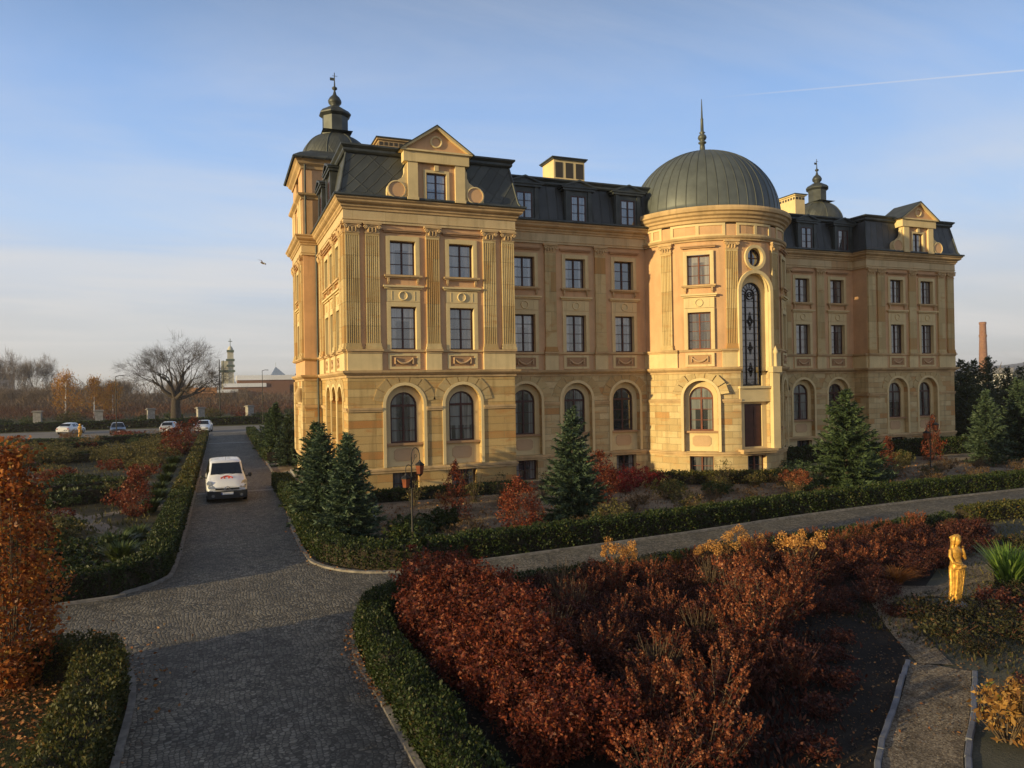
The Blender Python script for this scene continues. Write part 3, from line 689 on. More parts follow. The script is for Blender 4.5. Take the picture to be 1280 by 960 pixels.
# --- stone dormers of the two pavilions
def stone_dormer(fm, u):
    """big gabled dormer of the pavilion, local x along, y inwards"""
    if 'sd' not in MESH:
        b = MB()
        wall(b, Loc(), -1.0, 1.0, 0, 1.9, [(-.5, .5, .03, 1.46, False)], .25, 1, 0)
        for s in (-1, 1):
            x0, x1 = sorted((s*.93, s*1.42)); b.box(x0, x1, -.14, .3, 0, 1.92)
            b.box(x0-.03, x1+.03, -.18, .3, 0, .14)
            x0, x1 = sorted((s*.5, s*.64)); b.box(x0, x1, -.06, 0, .03, 1.46)
        b.box(-.64, .64, -.06, 0, 1.46, 1.6); b.box(-.1, .1, -.12, 0, 1.56, 1.84)
        b.box(-1.62, 1.62, -.2, .3, 1.92, 2.44); 
        b.box(-1.0, 1.0, .26, 1.7, 0, 2.5); b.box(-1.5, 1.5, .3, 1.6, 1.92, 2.5)
        a = b.mesh('stone_dormer', [m_trim, m_plast])
        g = MB()                       # pediment
        y0, y1 = -.2, 1.9
        tri = [(-1.68, 2.53), (1.68, 2.53), (0, 3.72)]
        g.face([(x, -.1, z) for x, z in tri], 1)
        g.box(-1.78, 1.78, -.3, .3, 2.443, 2.53)
        for s in (-1, 1):
            g.face([(s*1.78, -.32, 2.53), (0, -.32, 3.80), (0, -.32, 3.66), (s*1.58, -.32, 2.53)][::s], 0)
            g.face([(s*1.58, -.32, 2.53), (0, -.32, 3.66), (0, -.1, 3.66), (s*1.58, -.1, 2.53)], 0)
            g.face([(s*1.86, -.36, 2.50), (0, -.36, 3.86), (0, y1, 3.86), (s*1.86, y1, 2.50)], 2)
            g.face([(s*1.86, -.36, 2.46), (0, -.36, 3.80), (0, y1, 3.80), (s*1.86, y1, 2.46)], 2)
            g.face([(s*1.86, -.36, 2.46), (s*1.86, -.36, 2.50), (0, -.36, 3.86), (0, -.36, 3.80)], 2)
        N = 20; rows = [[(math.cos(2*math.pi*i/N)*(.27+.06*math.cos(2*math.pi*j/6)), -.11-.06*math.sin(2*math.pi*j/6), 3.02+math.sin(2*math.pi*i/N)*(.27+.06*math.cos(2*math.pi*j/6))) for j in range(6)] for i in range(N+1)]
        g.grid(rows, 0, True)
        gm = g.mesh('pediment', [m_trim, m_plast, m_roofp])
        vms = []                       # side scrolls
        for s in (-1, 1):
            v = MB(); pts = [(1.42, 1.9), (1.56, 1.62), (1.56, 1.35), (1.66, 1.12), (1.9, .95)]
            out = pts+[(1.98+.43*math.cos(t), .44+.43*math.sin(t)) for t in [math.pi/2-.1-i*.2 for i in range(9)]]+[(2.42, .1), (2.46, 0), (1.42, 0)]
            f0 = [(s*x, -.02, z) for x, z in out]; v.face(f0 if s < 0 else f0[::-1], 0)
            for i in range(len(out)):
                (x0, z0), (x1, z1) = out[i], out[(i+1) % len(out)]
                v.face([(s*x0, -.02, z0), (s*x1, -.02, z1), (s*x1, .22, z1), (s*x0, .22, z0)], 0)
            cx = s*1.95
            v.grid([[(cx+r*math.cos(2*math.pi*i/20), y, .46+r*math.sin(2*math.pi*i/20)) for i in range(20)] for r, y in ((.46, -.02), (.46, -.1), (.40, -.11), (.40, -.07))], 0, True, False)
            v.face([(cx+.4*math.cos(2*math.pi*i/20), -.07, .46+.4*math.sin(2*math.pi*i/20)) for i in range(20)][::-1], 1)
            vms.append(v.mesh('scroll', [m_trim, m_plast]))
        f = MB(); frame_rect(f, 1.0, 1.43, .08, 3); f.face([(-.49, .12, .01), (.49, .12, .01), (.49, .12, 1.42), (-.49, .12, 1.42)], 1)
        MESH['sd'] = (a, gm, vms, f.mesh('dormer_window', [m_wood, m_glass]))
    a, gm, vms, w = MESH['sd']
    o = hang('dormer', a, fm, u, 14.135, d=.46); link('pediment', gm, o); [link('scroll', v, o) for v in vms]
    link('window', w, o, (0, 0, .03)); o.scale = (1, 1, .94); return o
stone_dormer(FA, 4.3); stone_dormer(FR, 4.35)
def metal_dormer(fm, u):
    if 'md' not in MESH:
        b = MB()
        wall(b, Loc(), -.85, .85, 0, 1.9, [(-.46, .46, .12, 1.55, False)], .12, 0)
        for s in (-1, 1):
            x = s*.85; b.face([(x, 0, 0), (x, 1.2, 0), (x, 1.2, 1.9), (x, 0, 1.9)], 0)
            x0, x1 = sorted((s*.58, s*.8)); b.box(x0, x1, -.06, 0, 0, 1.82)
        b.box(-.98, .98, -.14, 1.2, 1.82, 1.95); b.box(-1.08, 1.08, -.2, 1.3, 1.95, 2.03)
        for s in (-1, 1):
            b.face([(s*1.12, -.22, 2.03), (0, -.22, 2.42), (0, 1.4, 2.42), (s*1.12, 1.4, 2.03)], 0)
            b.face([(s*1.12, -.22, 2.03), (0, -.22, 2.42), (0, -.22, 2.32), (s*.85, -.22, 2.03)], 0)
        b.face([(-1.0, -.12, 2.03), (1.0, -.12, 2.03), (0, -.12, 2.38)], 0)
        f = MB(); frame_rect(f, .92, 1.43, .0, 3, 2, .06, .07, .03); f.face([(-.45, .04, .01), (.45, .04, .01), (.45, .04, 1.42), (-.45, .04, 1.42)], 1)
        MESH['md'] = (b.mesh('metal_dormer', [m_roofp]), f.mesh('metal_dormer_window', [m_wood, m_glass]))
    a, w = MESH['md']; o = hang('dormer', a, fm, u, 14.16, d=.27); link('window', w, o, (0, 0, .12)); return o
for u in (1.5, 4.75, 7.9): metal_dormer(FW, u)
for u in (2.6, 5.35, 8.6): metal_dormer(FX, u)
for u in (3.0, 6.2): metal_dormer(FS, u)

# --- round tower
def th(deg): return R(deg)*4.5
cols = [-40.6, 40.6]
opT = []
for c in cols: opT += [(th(c)-.62, th(c)+.62, 7.05, 9.1, False), (th(c)-.62, th(c)+.62, 10.6, 12.25, False)]
up = MB(); NW = .98
wall(up, FT, th(-86), th(86), 5.82, 13.9, opT+[(-NW, NW, 5.82, 11.2, True), (-.52, .52, 11.55, 12.6, True)], .28, 0, 1)
part(up, 'round_tower_upper_wall', [m_plast, m_trim])
lo = MB()
wall(lo, FT, th(-86), th(86), -.2, 5.82, [(th(c)-.92, th(c)+.92, 1.43, 5.33, True) for c in cols]+[(th(c)-.65, th(c)+.65, .06, 1.16, False) for c in cols]+[(-NW, NW, 1.5, 5.82, False), (-.65, .65, .06, 1.16, False)], .34)
part(lo, 'round_tower_ground_wall', [m_stone])
for c in cols:
    for k in ('first', 'second', 'arch', 'base'): put_window(FT, th(c), ZW[k], k, 'l' if c < 0 else 'd')
    hang('festoon_panel', festoon(), FT, th(c), 6.06)
put_window(FT, 0, .06, 'base', 'l')
for t in (-63.5, -18, 20, 63.5): put_pilaster(FT, th(t), 7.05, 13.0, .66, 6)
for a, c in ((-86, -56), (-25.5, -13.2), (13.2, 27), (56, 86)):
    b = MB(); b.mbox(FT, th(a), th(c), 0, .1, 6.06, 6.88, 0); b.mbox(FT, th(a)-.02, th(c)+.02, 0, .16, 6.88, 6.96, 1); b.mbox(FT, th(a)-.05, th(c)+.05, 0, .22, 6.96, 7.048, 1)
    part(b, 'pedestal', [m_trim, m_cornice])
for a, c in ((-55.2, -26.2), (27.8, 55.2)):
    b = MB(); b.mbox(FT, th(a), th(c), 0, .09, 6.93, 7.045, 0); part(b, 'string_course', [m_cornice])
def rsweep(b, prof, a0, a1, mi=0):
    b.lathe([(4.5+d, z) for d, z in prof], FT.c, max(4, int((a1-a0)/4)), mi, R(a0), R(a1), False)
for nm, pr, spans in (('plinth_band', P_PLINTH, [(-86, 86)]), ('string_course', P_STRING, [(-86, -12.6), (12.6, 86)]),
        ('frieze_ledge', [(0, 13.0), (.1, 13.0), (.1, 13.08), (.17, 13.12), (.2, 13.2), (.2, 13.24), (0, 13.26)], [(-88, 88)]),
        ('main_cornice', [(0, 13.98), (.08, 14.02), (.1, 14.16), (.2, 14.22), (.22, 14.32), (.34, 14.4), (.38, 14.52), (.48, 14.58), (.5, 14.72), (.46, 14.84), (0, 14.9)], [(-120, 120)])):
    for a0, a1 in spans:
        b = MB(); rsweep(b, pr, a0, a1); part(b, nm, [m_cornice])
xs = [-86, -40.6-13.6, -40.6+13.6, -12.6, 12.6, 40.6-13.6, 40.6+13.6, 86]
for a, c in zip(xs[::2], xs[1::2]):
    b = MB(); b.mbox(FT, th(a), th(c), 0, .06, 4.1, 4.19, 0); b.mbox(FT, th(a), th(c), 0, .1, 4.19, 4.29, 0); part(b, 'impost_band', [m_cornice])
# framed panels of the drum
for a, c in ((-60, -22), (-14, 16), (24, 60), (-84, -67)):
    b = MB(); m = (a+c)/2; u0, u1 = th(a), th(c)
    b.mbox(FT, u0, u1, .0, .05, 13.27, 13.36, 0); b.mbox(FT, u0, u1, .0, .05, 13.84, 13.96, 0)
    for t in ((u0, u0+.16), (th(m)-.09, th(m)+.09), (u1-.16, u1)): b.mbox(FT, t[0], t[1], .0, .05, 13.361, 13.839, 0)
    part(b, 'drum_panel', [m_trim])
# niche of the stair window: lining, stained glass, parapet, door
b = MB(); L = Flat(27.5, 37.3-4.5, 1, 0)
nb = .42
wall(b, L, -1.12, 1.12, 1.5, 11.25, [(-.66, .66, 5.0, 10.75, True), (-.6, .6, 1.62, 4.0, False)], .12, 0, 0, d=-.32)
ring_part_pts = None
r = NW
for k in range(16):
    pass
part(b, 'niche_lining', [m_trim])
def local_mesh(fm, u, z, d=0.): 
    x, y, _ = fm.p(u, d, z); return Vector((x, y, z))+PINV, fm.rz(u)
b = MB(); ring_part(b, NW+.003, NW+.2, 11.2-NW, -.09, 0.05); 
for s in (-1, 1):
    x0, x1 = sorted((s*(NW+.003), s*(NW+.2))); b.box(x0, x1, -.09, .1, 6.07, 11.2-NW)
loc, rz = local_mesh(FT, 0, 0); b.build('niche_surround', [m_trim], palace, loc, rz)
b = MB(); zb, zt = 5.0, 10.75; rr = .66; y = .40
b.box(-rr, -rr+.07, y, y+.08, zb, zt-rr); b.box(rr-.07, rr, y, y+.08, zb, zt-rr); ring_part(b, rr-.07, rr, zt-rr, y, y+.08)
b.box(-rr+.07, rr-.07, y, y+.08, zb, zb+.08)
for x in (-.3, .3): b.box(x-.018, x+.018, y+.01, y+.06, zb+.08, zt-rr)
for i in range(1, 15):
    z = zb+(zt-rr-zb)*i/14; b.box(-rr+.07, rr-.07, y+.012, y+.055, z-.014, z+.014)
ring_part(b, .26, .30, zt-rr, y, y+.05, 0, 2*math.pi, 20); ring_part(b, .12, .15, zt-rr, y, y+.05, 0, 2*math.pi, 14)
for k in range(9):
    a = math.pi*k/8; b.tube([(math.cos(a)*.3, y+.03, zt-rr+math.sin(a)*.3), (math.cos(a)*.62, y+.03, zt-rr+math.sin(a)*.62)], .016, 4)
for zc, s in ((8.6, 1.), (7.1, .7), (5.9, .8)):
    for q in (.5, .28):
        pts = [(0, zc+q*s), (.24*q*2*s, zc), (0, zc-q*s), (-.24*q*2*s, zc)]
        for i in range(4):
            (x0, z0), (x1, z1) = pts[i], pts[(i+1) % 4]; mx, mz = (x0+x1)/2*.6, zc+((z0+z1)/2-zc)*.6
            b.tube([(x0, y+.03, z0), (mx, y+.03, mz), (x1, y+.03, z1)], .017, 4)
    ring_part(b, .1*s, .13*s, zc, y, y+.05, 0, 2*math.pi, 12)
loc, rz = local_mesh(FT, 0, 0); sw = b.build('stair_window', [m_lead], palace, loc, rz)
p = MB(); q = [(-rr+.02, y+.07, zb+.02), (rr-.02, y+.07, zb+.02)]+[(math.cos(math.pi*k/16)*(rr-.02), y+.07, zt-rr+math.sin(math.pi*k/16)*(rr-.02)) for k in range(17)]
p.face(q, 0); p.build('pane', [m_glassd], sw)
b = MB(); b.box(-NW-.1, NW+.1, .06, .34, 4.12, 4.86); b.box(-NW-.16, NW+.16, -.04, .34, 4.86, 4.98); 
b.build('parapet_panel', [m_trim], palace, loc, rz)
b = MB(); b.box(-.6, .6, .38, .44, 1.62, 4.0)
for s in (-1, 1):
    for z0, z1 in ((1.75, 2.6), (2.75, 3.85)):
        x0, x1 = sorted((s*.07, s*.52)); b.box(x0, x1, .36, .385, z0, z1)
b.build('tower_door', [m_wood], palace, loc, rz)
b = MB(); b.box(-NW-.2, NW+.2, -.3, .3, 1.40, 1.52); b.box(-NW-.14, NW+.14, -.22, .1, 1.41-.12, 1.40)
b.build('balcony_slab', [m_cornice], palace, loc, rz)
# porch pillar and finial at the right of the niche
b = MB(); b.box(NW+.02, NW+.5, -.16, .2, 1.5, 5.72); b.box(NW-.05, NW+.58, -.25, .2, 5.73, 6.06)
b.tube([(NW+.28, -.1, 6.06), (NW+.28, -.1, 6.75), (NW+.28, -.1, 6.85), (NW+.28, -.1, 7.0), (NW+.28, -.1, 7.2)], [.1, .09, .16, .1, .01], 10)
b.build('pier_finial', [m_trim], palace, loc, rz)
# round window
b = MB(); ring_part(b, .45, .52, 12.075, .2, .28, 0, 2*math.pi, 24); b.box(-.03, .03, .2, .26, 11.63, 12.52); b.box(-.45, .45, .205, .255, 12.05, 12.1)
loc, rz = local_mesh(FT, 0, 0); ow = b.build('round_window', [m_wood], palace, loc, rz)
p = MB(); p.face([(math.cos(2*math.pi*k/24)*.5, .26, 12.075+math.sin(2*math.pi*k/24)*.5) for k in range(24)]); p.build('pane', [m_glass], ow)
b = MB()
ring_part(b, .525, .7, 12.075, -.1, 0.02, 0, 2*math.pi, 28); ring_part(b, .5, .525, 12.075, -.06, .3, 0, 2*math.pi, 28)
b.build('surround', [m_trim], ow)
# dome
b = MB(); Rd = 4.42; Hd = 4.25; prof = []
for i in range(25):
    a = math.pi/2*i/24; prof.append((Rd*math.cos(a)**.96 if a < math.pi/2 else .0, 14.9+Hd*math.sin(a)))
prof = [(Rd+.1, 14.86)]+prof[:-1]+[(.05, 14.9+Hd)]
b.lathe(prof, FT.c, 96)
NS = 48
for k in range(NS):
    a = 2*math.pi*(k+.5)/NS
    if not (-2.4 < (a if a < math.pi else a-2*math.pi) < 2.4): continue
    pts = [(FT.c[0]+r*math.sin(a), FT.c[1]-r*math.cos(a), z) for r, z in [q for q in prof[1:-2] if q[0] > .4]]
    b.tube(pts, .032, 4, 1)
b.lathe([(1.0, 19.04), (.95, 19.12), (.3, 19.2)], FT.c, 24)
part(b, 'dome', [m_dome, m_rib])
b = MB(); z = 19.12
b.lathe([(.3, z), (.24, z+.15), (.17, z+.25), (.14, z+.62), (.24, z+.68), (.24, z+.74), (.12, z+.8), (.22, z+.9), (.27, z+1.02), (.22, z+1.15), (.1, z+1.25), (.19, z+1.32), (.1, z+1.4), (.08, z+2.1), (.1, z+2.15), (.06, z+2.2), (.02, z+3.35), (.001, z+3.4)], FT.c, 14)
part(b, 'spire', [m_rib])
# --- square corner towers with cupolas
def corner_tower(cx, cy, front=True):
    hx, hy = 2.35, 2.75
    def rect(d): return [(cx-hx-d, cy+hy+d), (cx-hx-d, cy-hy-d), (cx+hx+d, cy-hy-d), (cx+hx+d, cy+hy+d)]
    r0 = rect(0)
    b = MB()
    for (x0, y0), (x1, y1) in zip(r0, r0[1:]+r0[:1]):
        l = math.hypot(x1-x0, y1-y0); fm = Flat(x0, y0, (x1-x0)/l, (y1-y0)/l)
        o = [] if not front else ([(l/2-.62, l/2+.62, 7.05, 9.1, False), (l/2-.62, l/2+.62, 10.6, 12.25, False), (l/2-.55, l/2+.55, 14.6, 15.9, True), (l/2-.62, l/2+.62, 17.0, 18.0, False)] if x0 == x1 and x0 < cx else [])
        wall(b, fm, 0, l, -.2, 5.82, [], 0, 0)
        wall(b, fm, 0, l, 5.82, 18.5, o, .3, 1)
    part(b, 'corner_tower_wall', [m_stone, m_plast])
    if front:
        fm = Flat(cx-hx, cy+hy, 0, -1)
        for z, k in ((7.05, 'first'), (10.6, 'second')): put_window(fm, hy, z, k)
        for u in (.5, 1.5, 2*hy-1.5, 2*hy-.5): put_pilaster(fm, u, 7.05, 13.0, .6, 6)
        for u in (.5, 1.5, 2*hy-1.5, 2*hy-.5):
            b = MB(); b.mbox(fm, u-.33, u+.33, 0, .1, 14.15, 16.2, 0); part(b, 'attic_pilaster', [m_trim])
        for u in (.5, 2*hy-.5):
            b = MB(); b.mbox(fm, u-.4, u+.4, 0, .16, 1.4, 5.7, 0); part(b, 'corner_pier', [m_stone])
        b = MB()                      # carved bracket
        b.tube([fm.p(2*hy-.5, .2, 4.5), fm.p(2*hy-.5, .3, 4.9), fm.p(2*hy-.5, .25, 5.3)], [.2, .3, .15], 8)
        part(b, 'carved_bracket', [m_cornice])
    for nm, pr, m in (('plinth_band', P_PLINTH, m_cornice), ('string_course', P_STRING, m_cornice), ('frieze', P_FRIEZE, m_frieze), ('main_cornice', P_CORN, m_cornice),
        ('string_course', [(0, 4.1), (.06, 4.1), (.1, 4.2), (.1, 4.29), (0, 4.3)], m_cornice), ('string_course', [(0, 6.9), (.1, 6.9), (.2, 6.98), (.2, 7.045), (0, 7.05)], m_cornice),
        ('string_course', [(0, 16.25), (.08, 16.25), (.1, 16.36), (.26, 16.46), (.3, 16.56), (0, 16.6)], m_cornice),
        ('main_cornice', [(0, 18.0), (.08, 18.0), (.1, 18.15), (.25, 18.28), (.3, 18.4), (.42, 18.5), (.42, 18.56), (0, 18.57)], m_cornice)):
        b = MB(); b.sweep(r0, pr, closed=True); part(b, nm, [m])
    b = MB()
    q = rect(0)
    b.sweep(q, [(.5, 18.5), (.56, 18.58), (.5, 18.66), (.1, 18.95), (-.52, 19.25), (-.56, 19.32)], 0, True)
    def sq(f, n=16):                      # square cloister vault
        prof = []
        for i in range(n+1):
            a = math.pi/2*i/n; prof.append((-(hx-1.0)*(1-math.cos(a)**.9 if i < n else 1)-.54, 19.3+1.8*math.sin(a)))
        return prof
    dp = [(2.12*math.cos(math.pi/2*i/14), 19.28+1.85*math.sin(math.pi/2*i/14)) for i in range(14)]
    b.sweep(q, [(-.5, 19.2), (-.5, 19.27), (-1.6, 19.30)], 0, True)
    b.lathe(dp, (cx, cy), 32)
    for k in range(8):
        a = math.pi/4*(k+.5); b.tube([(cx+r*math.sin(a), cy-r*math.cos(a), z) for r, z in dp if r > .6], .045, 5, 1)
    b.face([(cx-.9, cy-1.2, 21.06), (cx+.9, cy-1.2, 21.06), (cx+.9, cy+1.2, 21.06), (cx-.9, cy+1.2, 21.06)], 0)
    part(b, 'cupola_roof', [m_roofd, m_rib])
    b = MB(); c = (cx, cy)
    b.lathe([(.92, 20.9), (.92, 21.1), (.8, 21.15), (.8, 22.15), (.9, 22.22), (1.0, 22.3), (1.0, 22.38), (.85, 22.55), (.55, 22.72), (.40, 22.82)], c, 8, 0, R(22.5), R(382.5), False)
    b.lathe([(.40, 22.78), (.28, 22.85), (.26, 22.92), (.40, 23.08), (.42, 23.22), (.31, 23.43), (.13, 23.6), (.06, 23.85), (.06, 23.9), (.16, 23.97), (.16, 24.07), (.05, 24.14), (.03, 24.6), (.025, 25.0), (.001, 25.02)], c, 12)
    b.box(cx-.28, cx+.0, cy-.01, cy+.01, 24.5, 24.68); b.tube([(cx-.14, cy, 24.8), (cx+.18, cy, 24.8)], .015, 4)
    part(b, 'lantern', [m_roofp])
corner_tower(6.9, 46.75)
corner_tower(49.75, 50.9, False)
# --- chimneys
def chimney(x0, x1, y0, y1, z0, z1, m, holes, dark):
    b = MB(); b.box(x0, x1, y0, y1, z0, z1); b.box(x0-.06, x1+.06, y0-.06, y1+.06, z0+.25, z0+.4)
    b.box(x0-.1, x1+.1, y0-.1, y1+.1, z1, z1+.08, 2 if dark else 0); b.box(x0-.16, x1+.16, y0-.16, y1+.16, z1+.08, z1+.14, 2)
    w = (x1-x0)/holes
    for i in range(holes):
        a = x0+w*(i+.14); c = x0+w*(i+.86); za, zb = (z0+.5, z1-.15) if dark else (z1-.28, z1-.1)
        b.box(a, c, y0-.012, y0+.0, za, zb, 1)
    if not dark:
        wy = .28; n = int((y1-y0)/wy)
        for i in range(n): b.box(x0-.012, x0, y0+wy*(i+.2), y0+wy*(i+.8), z1-.28, z1-.1, 1)
    part(b, 'chimney', [m, m_louver, m_roofp])
chimney(18.3, 20.3, 39.0, 40.6, 16.9, 18.45, m_trim, 3, True)
chimney(8.0, 9.6, 38.9, 40.3, 16.9, 18.45, m_cornice, 6, False)
chimney(40.1, 41.0, 43.2, 45.4, 16.9, 19.1, m_trim, 3, False)
# downpipes
for x, y, z0, z1 in ((5.28, 43.9, .1, 13.6), (14.1, 36.75, .1, 13.6), (31.85, 39.3, .1, 13.6), (4.7, 43.85, 14.2, 18.4)):
    b = MB(); b.tube([(x, y, z0), (x, y, z1)], .06, 6); part(b, 'downpipe', [m_roofp])
# ------------------------------------------------------------------ ground, drive, paths, beds
from mathutils.geometry import tessellate_polygon
def sheet(name, poly, z, mat, kind='structure'):
    b = MB(); pts = [(x, y, z) for x, y in poly]; b.v = pts
    for t in tessellate_polygon([[Vector(p) for p in pts]]):
        a, c, d = t
        n = (Vector(pts[c])-Vector(pts[a])).cross(Vector(pts[d])-Vector(pts[a])).z
        t = (a, c, d) if n > 0 else (a, d, c)
        b.f.append(t); b.m.append(0); b.sm.append(False); b.uv.append([pts[i][:2] for i in t])
    return tag(b.build(name, [mat]), kind=kind)
def smooth(path, n=4):
    """Catmull-Rom through the points"""
    P = [Vector(p) for p in path]; out = []
    for i in range(len(P)-1):
        a, b, c, d = P[max(i-1, 0)], P[i], P[i+1], P[min(i+2, len(P)-1)]
        for k in range(n):
            t = k/n; out.append(.5*((2*b)+(c-a)*t+(2*a-5*b+4*c-d)*t*t+(3*b-a-3*c+d)*t**3))
    return [tuple(p) for p in out]+[tuple(P[-1])]
def offs(path, d):
    """polyline moved d to the right of travel"""
    P = [Vector(p) for p in path]; out = []
    for i, p in enumerate(P):
        t = (P[min(i+1, len(P)-1)]-P[max(i-1, 0)]).normalized(); out.append((p.x+t.y*d, p.y-t.x*d))
    return out
def ribbon(name, path, w, z, mat):
    a, b = offs(path, -w/2), offs(path, w/2)
    return sheet(name, b+a[::-1], z, mat)
b = MB()                              # terrain: finer near, out to the horizon
xs = [-7000, -1500, -400, -150, -60, 0, 60, 150, 400, 1500, 7000]
b.grid([[(x, y, -.012) for x in xs] for y in [-3000, -400, -60, 0, 60, 150, 400, 1500, 7000]])
tag(b.build('ground', [m_grass]), kind='structure')
EDGE_R = smooth([(2.5, -12), (2.42, 5), (2.36, 11.8), (2.30, 14.1), (2.45, 15.4), (2.9, 16.8), (4.2, 17.7), (6.3, 18.05), (8.8, 18.15), (11.6, 18.25), (15.6, 18.65), (20, 18.95), (24.8, 19.3), (30.3, 19.3), (48, 18.7)])
EDGE_B = smooth([(48, 23.6), (34.35, 23.0), (27.6, 22.75), (20.7, 22.2), (14.9, 21.4), (9.8, 20.9), (6.06, 20.55), (4.6, 20.45), (3.4, 21.0), (2.6, 22.2), (2.35, 24.), (2.4, 30), (2.9, 45), (2.95, 97.9)])
EDGE_G = smooth([(-1.3, 97.9), (-1.25, 45), (-1.24, 30.7), (-1.27, 24), (-1.5, 22.4), (-2.3, 21.4), (-3.56, 20.86), (-14, 20.1), (-40, 19)])
EDGE_L = smooth([(-40, 15.2), (-14, 15.9), (-3.9, 16.25), (-2.3, 16.15), (-1.68, 15.5), (-1.42, 14.1), (-1.38, 11.5), (-1.38, 4), (-1.4, -12)])
sheet('driveway', EDGE_R+EDGE_B+EDGE_G+EDGE_L, .012, m_cobble)
m_kerb = simple('kerb_stone', (.20, .175, .145), .85, var=.3, vscale=6., bump=.4)
for p, side in ((EDGE_R, 1), (EDGE_B, 1), (EDGE_G, 1), (EDGE_L, 1)):
    b = MB(); b.sweep(p, [(0, .0), (0, .07), (.11, .075), (.11, -.02)]); tag(b.build('kerb', [m_kerb]), kind='structure')
sheet('car_park', [(-70, 98), (60, 98), (60, 117), (-70, 117)], .006, ground('asphalt', [(.15, .13, .11), (.2, .175, .145), (.24, .21, .17)], .4, 7., .4, 18.))
# crossing band of pale setts on the drive
m_pale = simple('pale_setts', (.23, .21, .185), .8, var=.2, vscale=8., bump=.5)
for y, h in ((78.5, .9), (40.2, .5)): sheet('sett_band', [(-1.2, y), (2.75, y), (2.75, y+h), (-1.2, y+h)], .02, m_pale)
# beds
BED = offs(EDGE_R, .12)[8:]
sheet('planting_bed', [(2.62, 3), (2.5, 11.8), (2.44, 14.1), (2.6, 15.4), (3.1, 16.8), (4.3, 17.55), (6.3, 17.9), (8.8, 18.0), (11.6, 18.1), (15.6, 18.5), (20, 18.8), (24.6, 19.1), (24.0, 18.0), (16.2, 13.3), (14.6, 13.2), (11.7, 9.9), (8.0, 7.0), (6, 3)], .008, m_soil)
sheet('front_garden', [(2.7, 27), (2.55, 23), (3.2, 21.6), (4.6, 20.8), (6.1, 20.9), (9.8, 21.2), (14.9, 21.8), (20.7, 22.6), (27.6, 23.1), (34.4, 23.4), (60, 24), (60, 56), (3.1, 56), (3.0, 40)], .004, m_gravel)
m_side = ground('pale_side_ground', [(.05, .055, .035), (.09, .085, .06), (.13, .115, .08)], .8, 8., .7, 20.)
sheet('garden_ground', [(6.0, 3.2), (6.0, 14), (17, 17.5), (25.2, 18.9), (31, 19.1), (40, 18.8), (40, 2), (6.0, 2)], .004, m_side)
m_lawn = ground('leafy_lawn', [(.035, .04, .012), (.055, .055, .017), (.075, .055, .022)], .8, 8., .6, 20.)
sheet('lawn', [(-1.55, 2), (-1.58, 14), (-1.8, 15.4), (-2.4, 15.98), (-4, 16.1), (-14, 15.75), (-25, 15.3), (-25, 2)], .004, m_lawn)
sheet('herb_bed', [(-1.5, 97), (-1.5, 23), (-2.5, 21.6), (-14, 20.5), (-40, 19.4), (-40, 97)], .004, ground('herb_soil', [(.035, .032, .016), (.065, .055, .026), (.11, .078, .042)], .45, 9., .8, 8.))
GP = [('gravel_path', smooth([(5.6, 4.4), (8.55, 7.1), (10.4, 8.4), (12.0, 9.55)]), .95), ('gravel_path', smooth([(12.0, 9.65), (13.2, 11.4), (14.5, 12.95), (15.4, 13.25)]), .6),
      ('gravel_path', smooth([(15.4, 13.3), (17.2, 12.9), (20.6, 15.3), (24.3, 17.7), (25.0, 18.6)]), .95)]
for i, (n, p, w) in enumerate(GP):
    ribbon(n, p, w, .02+.004*i, m_gravelb)
    if i == 0:
        for s in (-1, 1):
            q = [Vector(v) for v in offs(p, s*(w/2+.05))]; b = MB(); rj = random.Random(5+s); D = 0.
            for a, c in zip(q, q[1:]):                   # hewn edging stones laid end to end
                t = (c-a).normalized(); m = max(1, int((c-a).length/.34)); l = (c-a).length/m
                for k in range(m):
                    e0, e1 = a+t*(l*k+.008), a+t*(l*(k+1)-.008); j = rj.uniform(-.012, .012); h = .055+rj.uniform(-.012, .016)
                    e0 = e0+Vector((t.y, -t.x))*j; e1 = e1+Vector((t.y, -t.x))*(j+rj.uniform(-.01, .01)); b.sweep([tuple(e0), tuple(e1)], [(-.045, 0), (-.04, h-.008), (-.03, h), (.03, h), (.04, h-.008), (.045, 0)])
            tag(b.build('stone_edging', [m_edge]), kind='structure')
m_lp = ground('trodden_path', [(.14, .115, .085), (.20, .165, .125), (.26, .215, .16)], 1., 6., .6, 20.)
for i, (p, w) in enumerate([([(-3.3, 30.2), (-5.4, 34.5), (-3.2, 36.8), (-2.2, 37.6)], .8), ([(-6.8, 37.8), (-4.6, 33.), (-3., 29.6)], .7), ([(-14, 55), (-7, 50), (-3, 46)], 1.0), ([(-7, 26), (-3.6, 25.6), (-2.4, 25.2)], .7), ([(-25, 96), (-14, 88), (-11, 92)], 2.)]):
    ribbon('garden_path', smooth(p), w, .012+.004*i, m_lp)
# far hills
b = MB(); rg = np.random.default_rng(3); rows = []
for k, (D, hgt) in enumerate(((1500, -2), (2100, 42), (2700, 66), (3500, 60))):
    row = []
    for i in range(61):
        a = R(5+i*1.4)           # bearing from +Y towards +X
        f = min(1, max(.0, (math.degrees(a)-38)/22))
        h = hgt*f*(.75+.2*math.sin(i*.7+k)+.12*math.sin(i*1.9)) if hgt > 0 else -2
        row.append((D*math.sin(a), D*math.cos(a), h))
    rows.append(row)
b.grid(rows)
tag(b.build('hills', [ground('hill_woods', [(.05, .042, .045), (.075, .06, .055), (.09, .075, .06)], .01, 8., .2, .2)]), kind='structure')
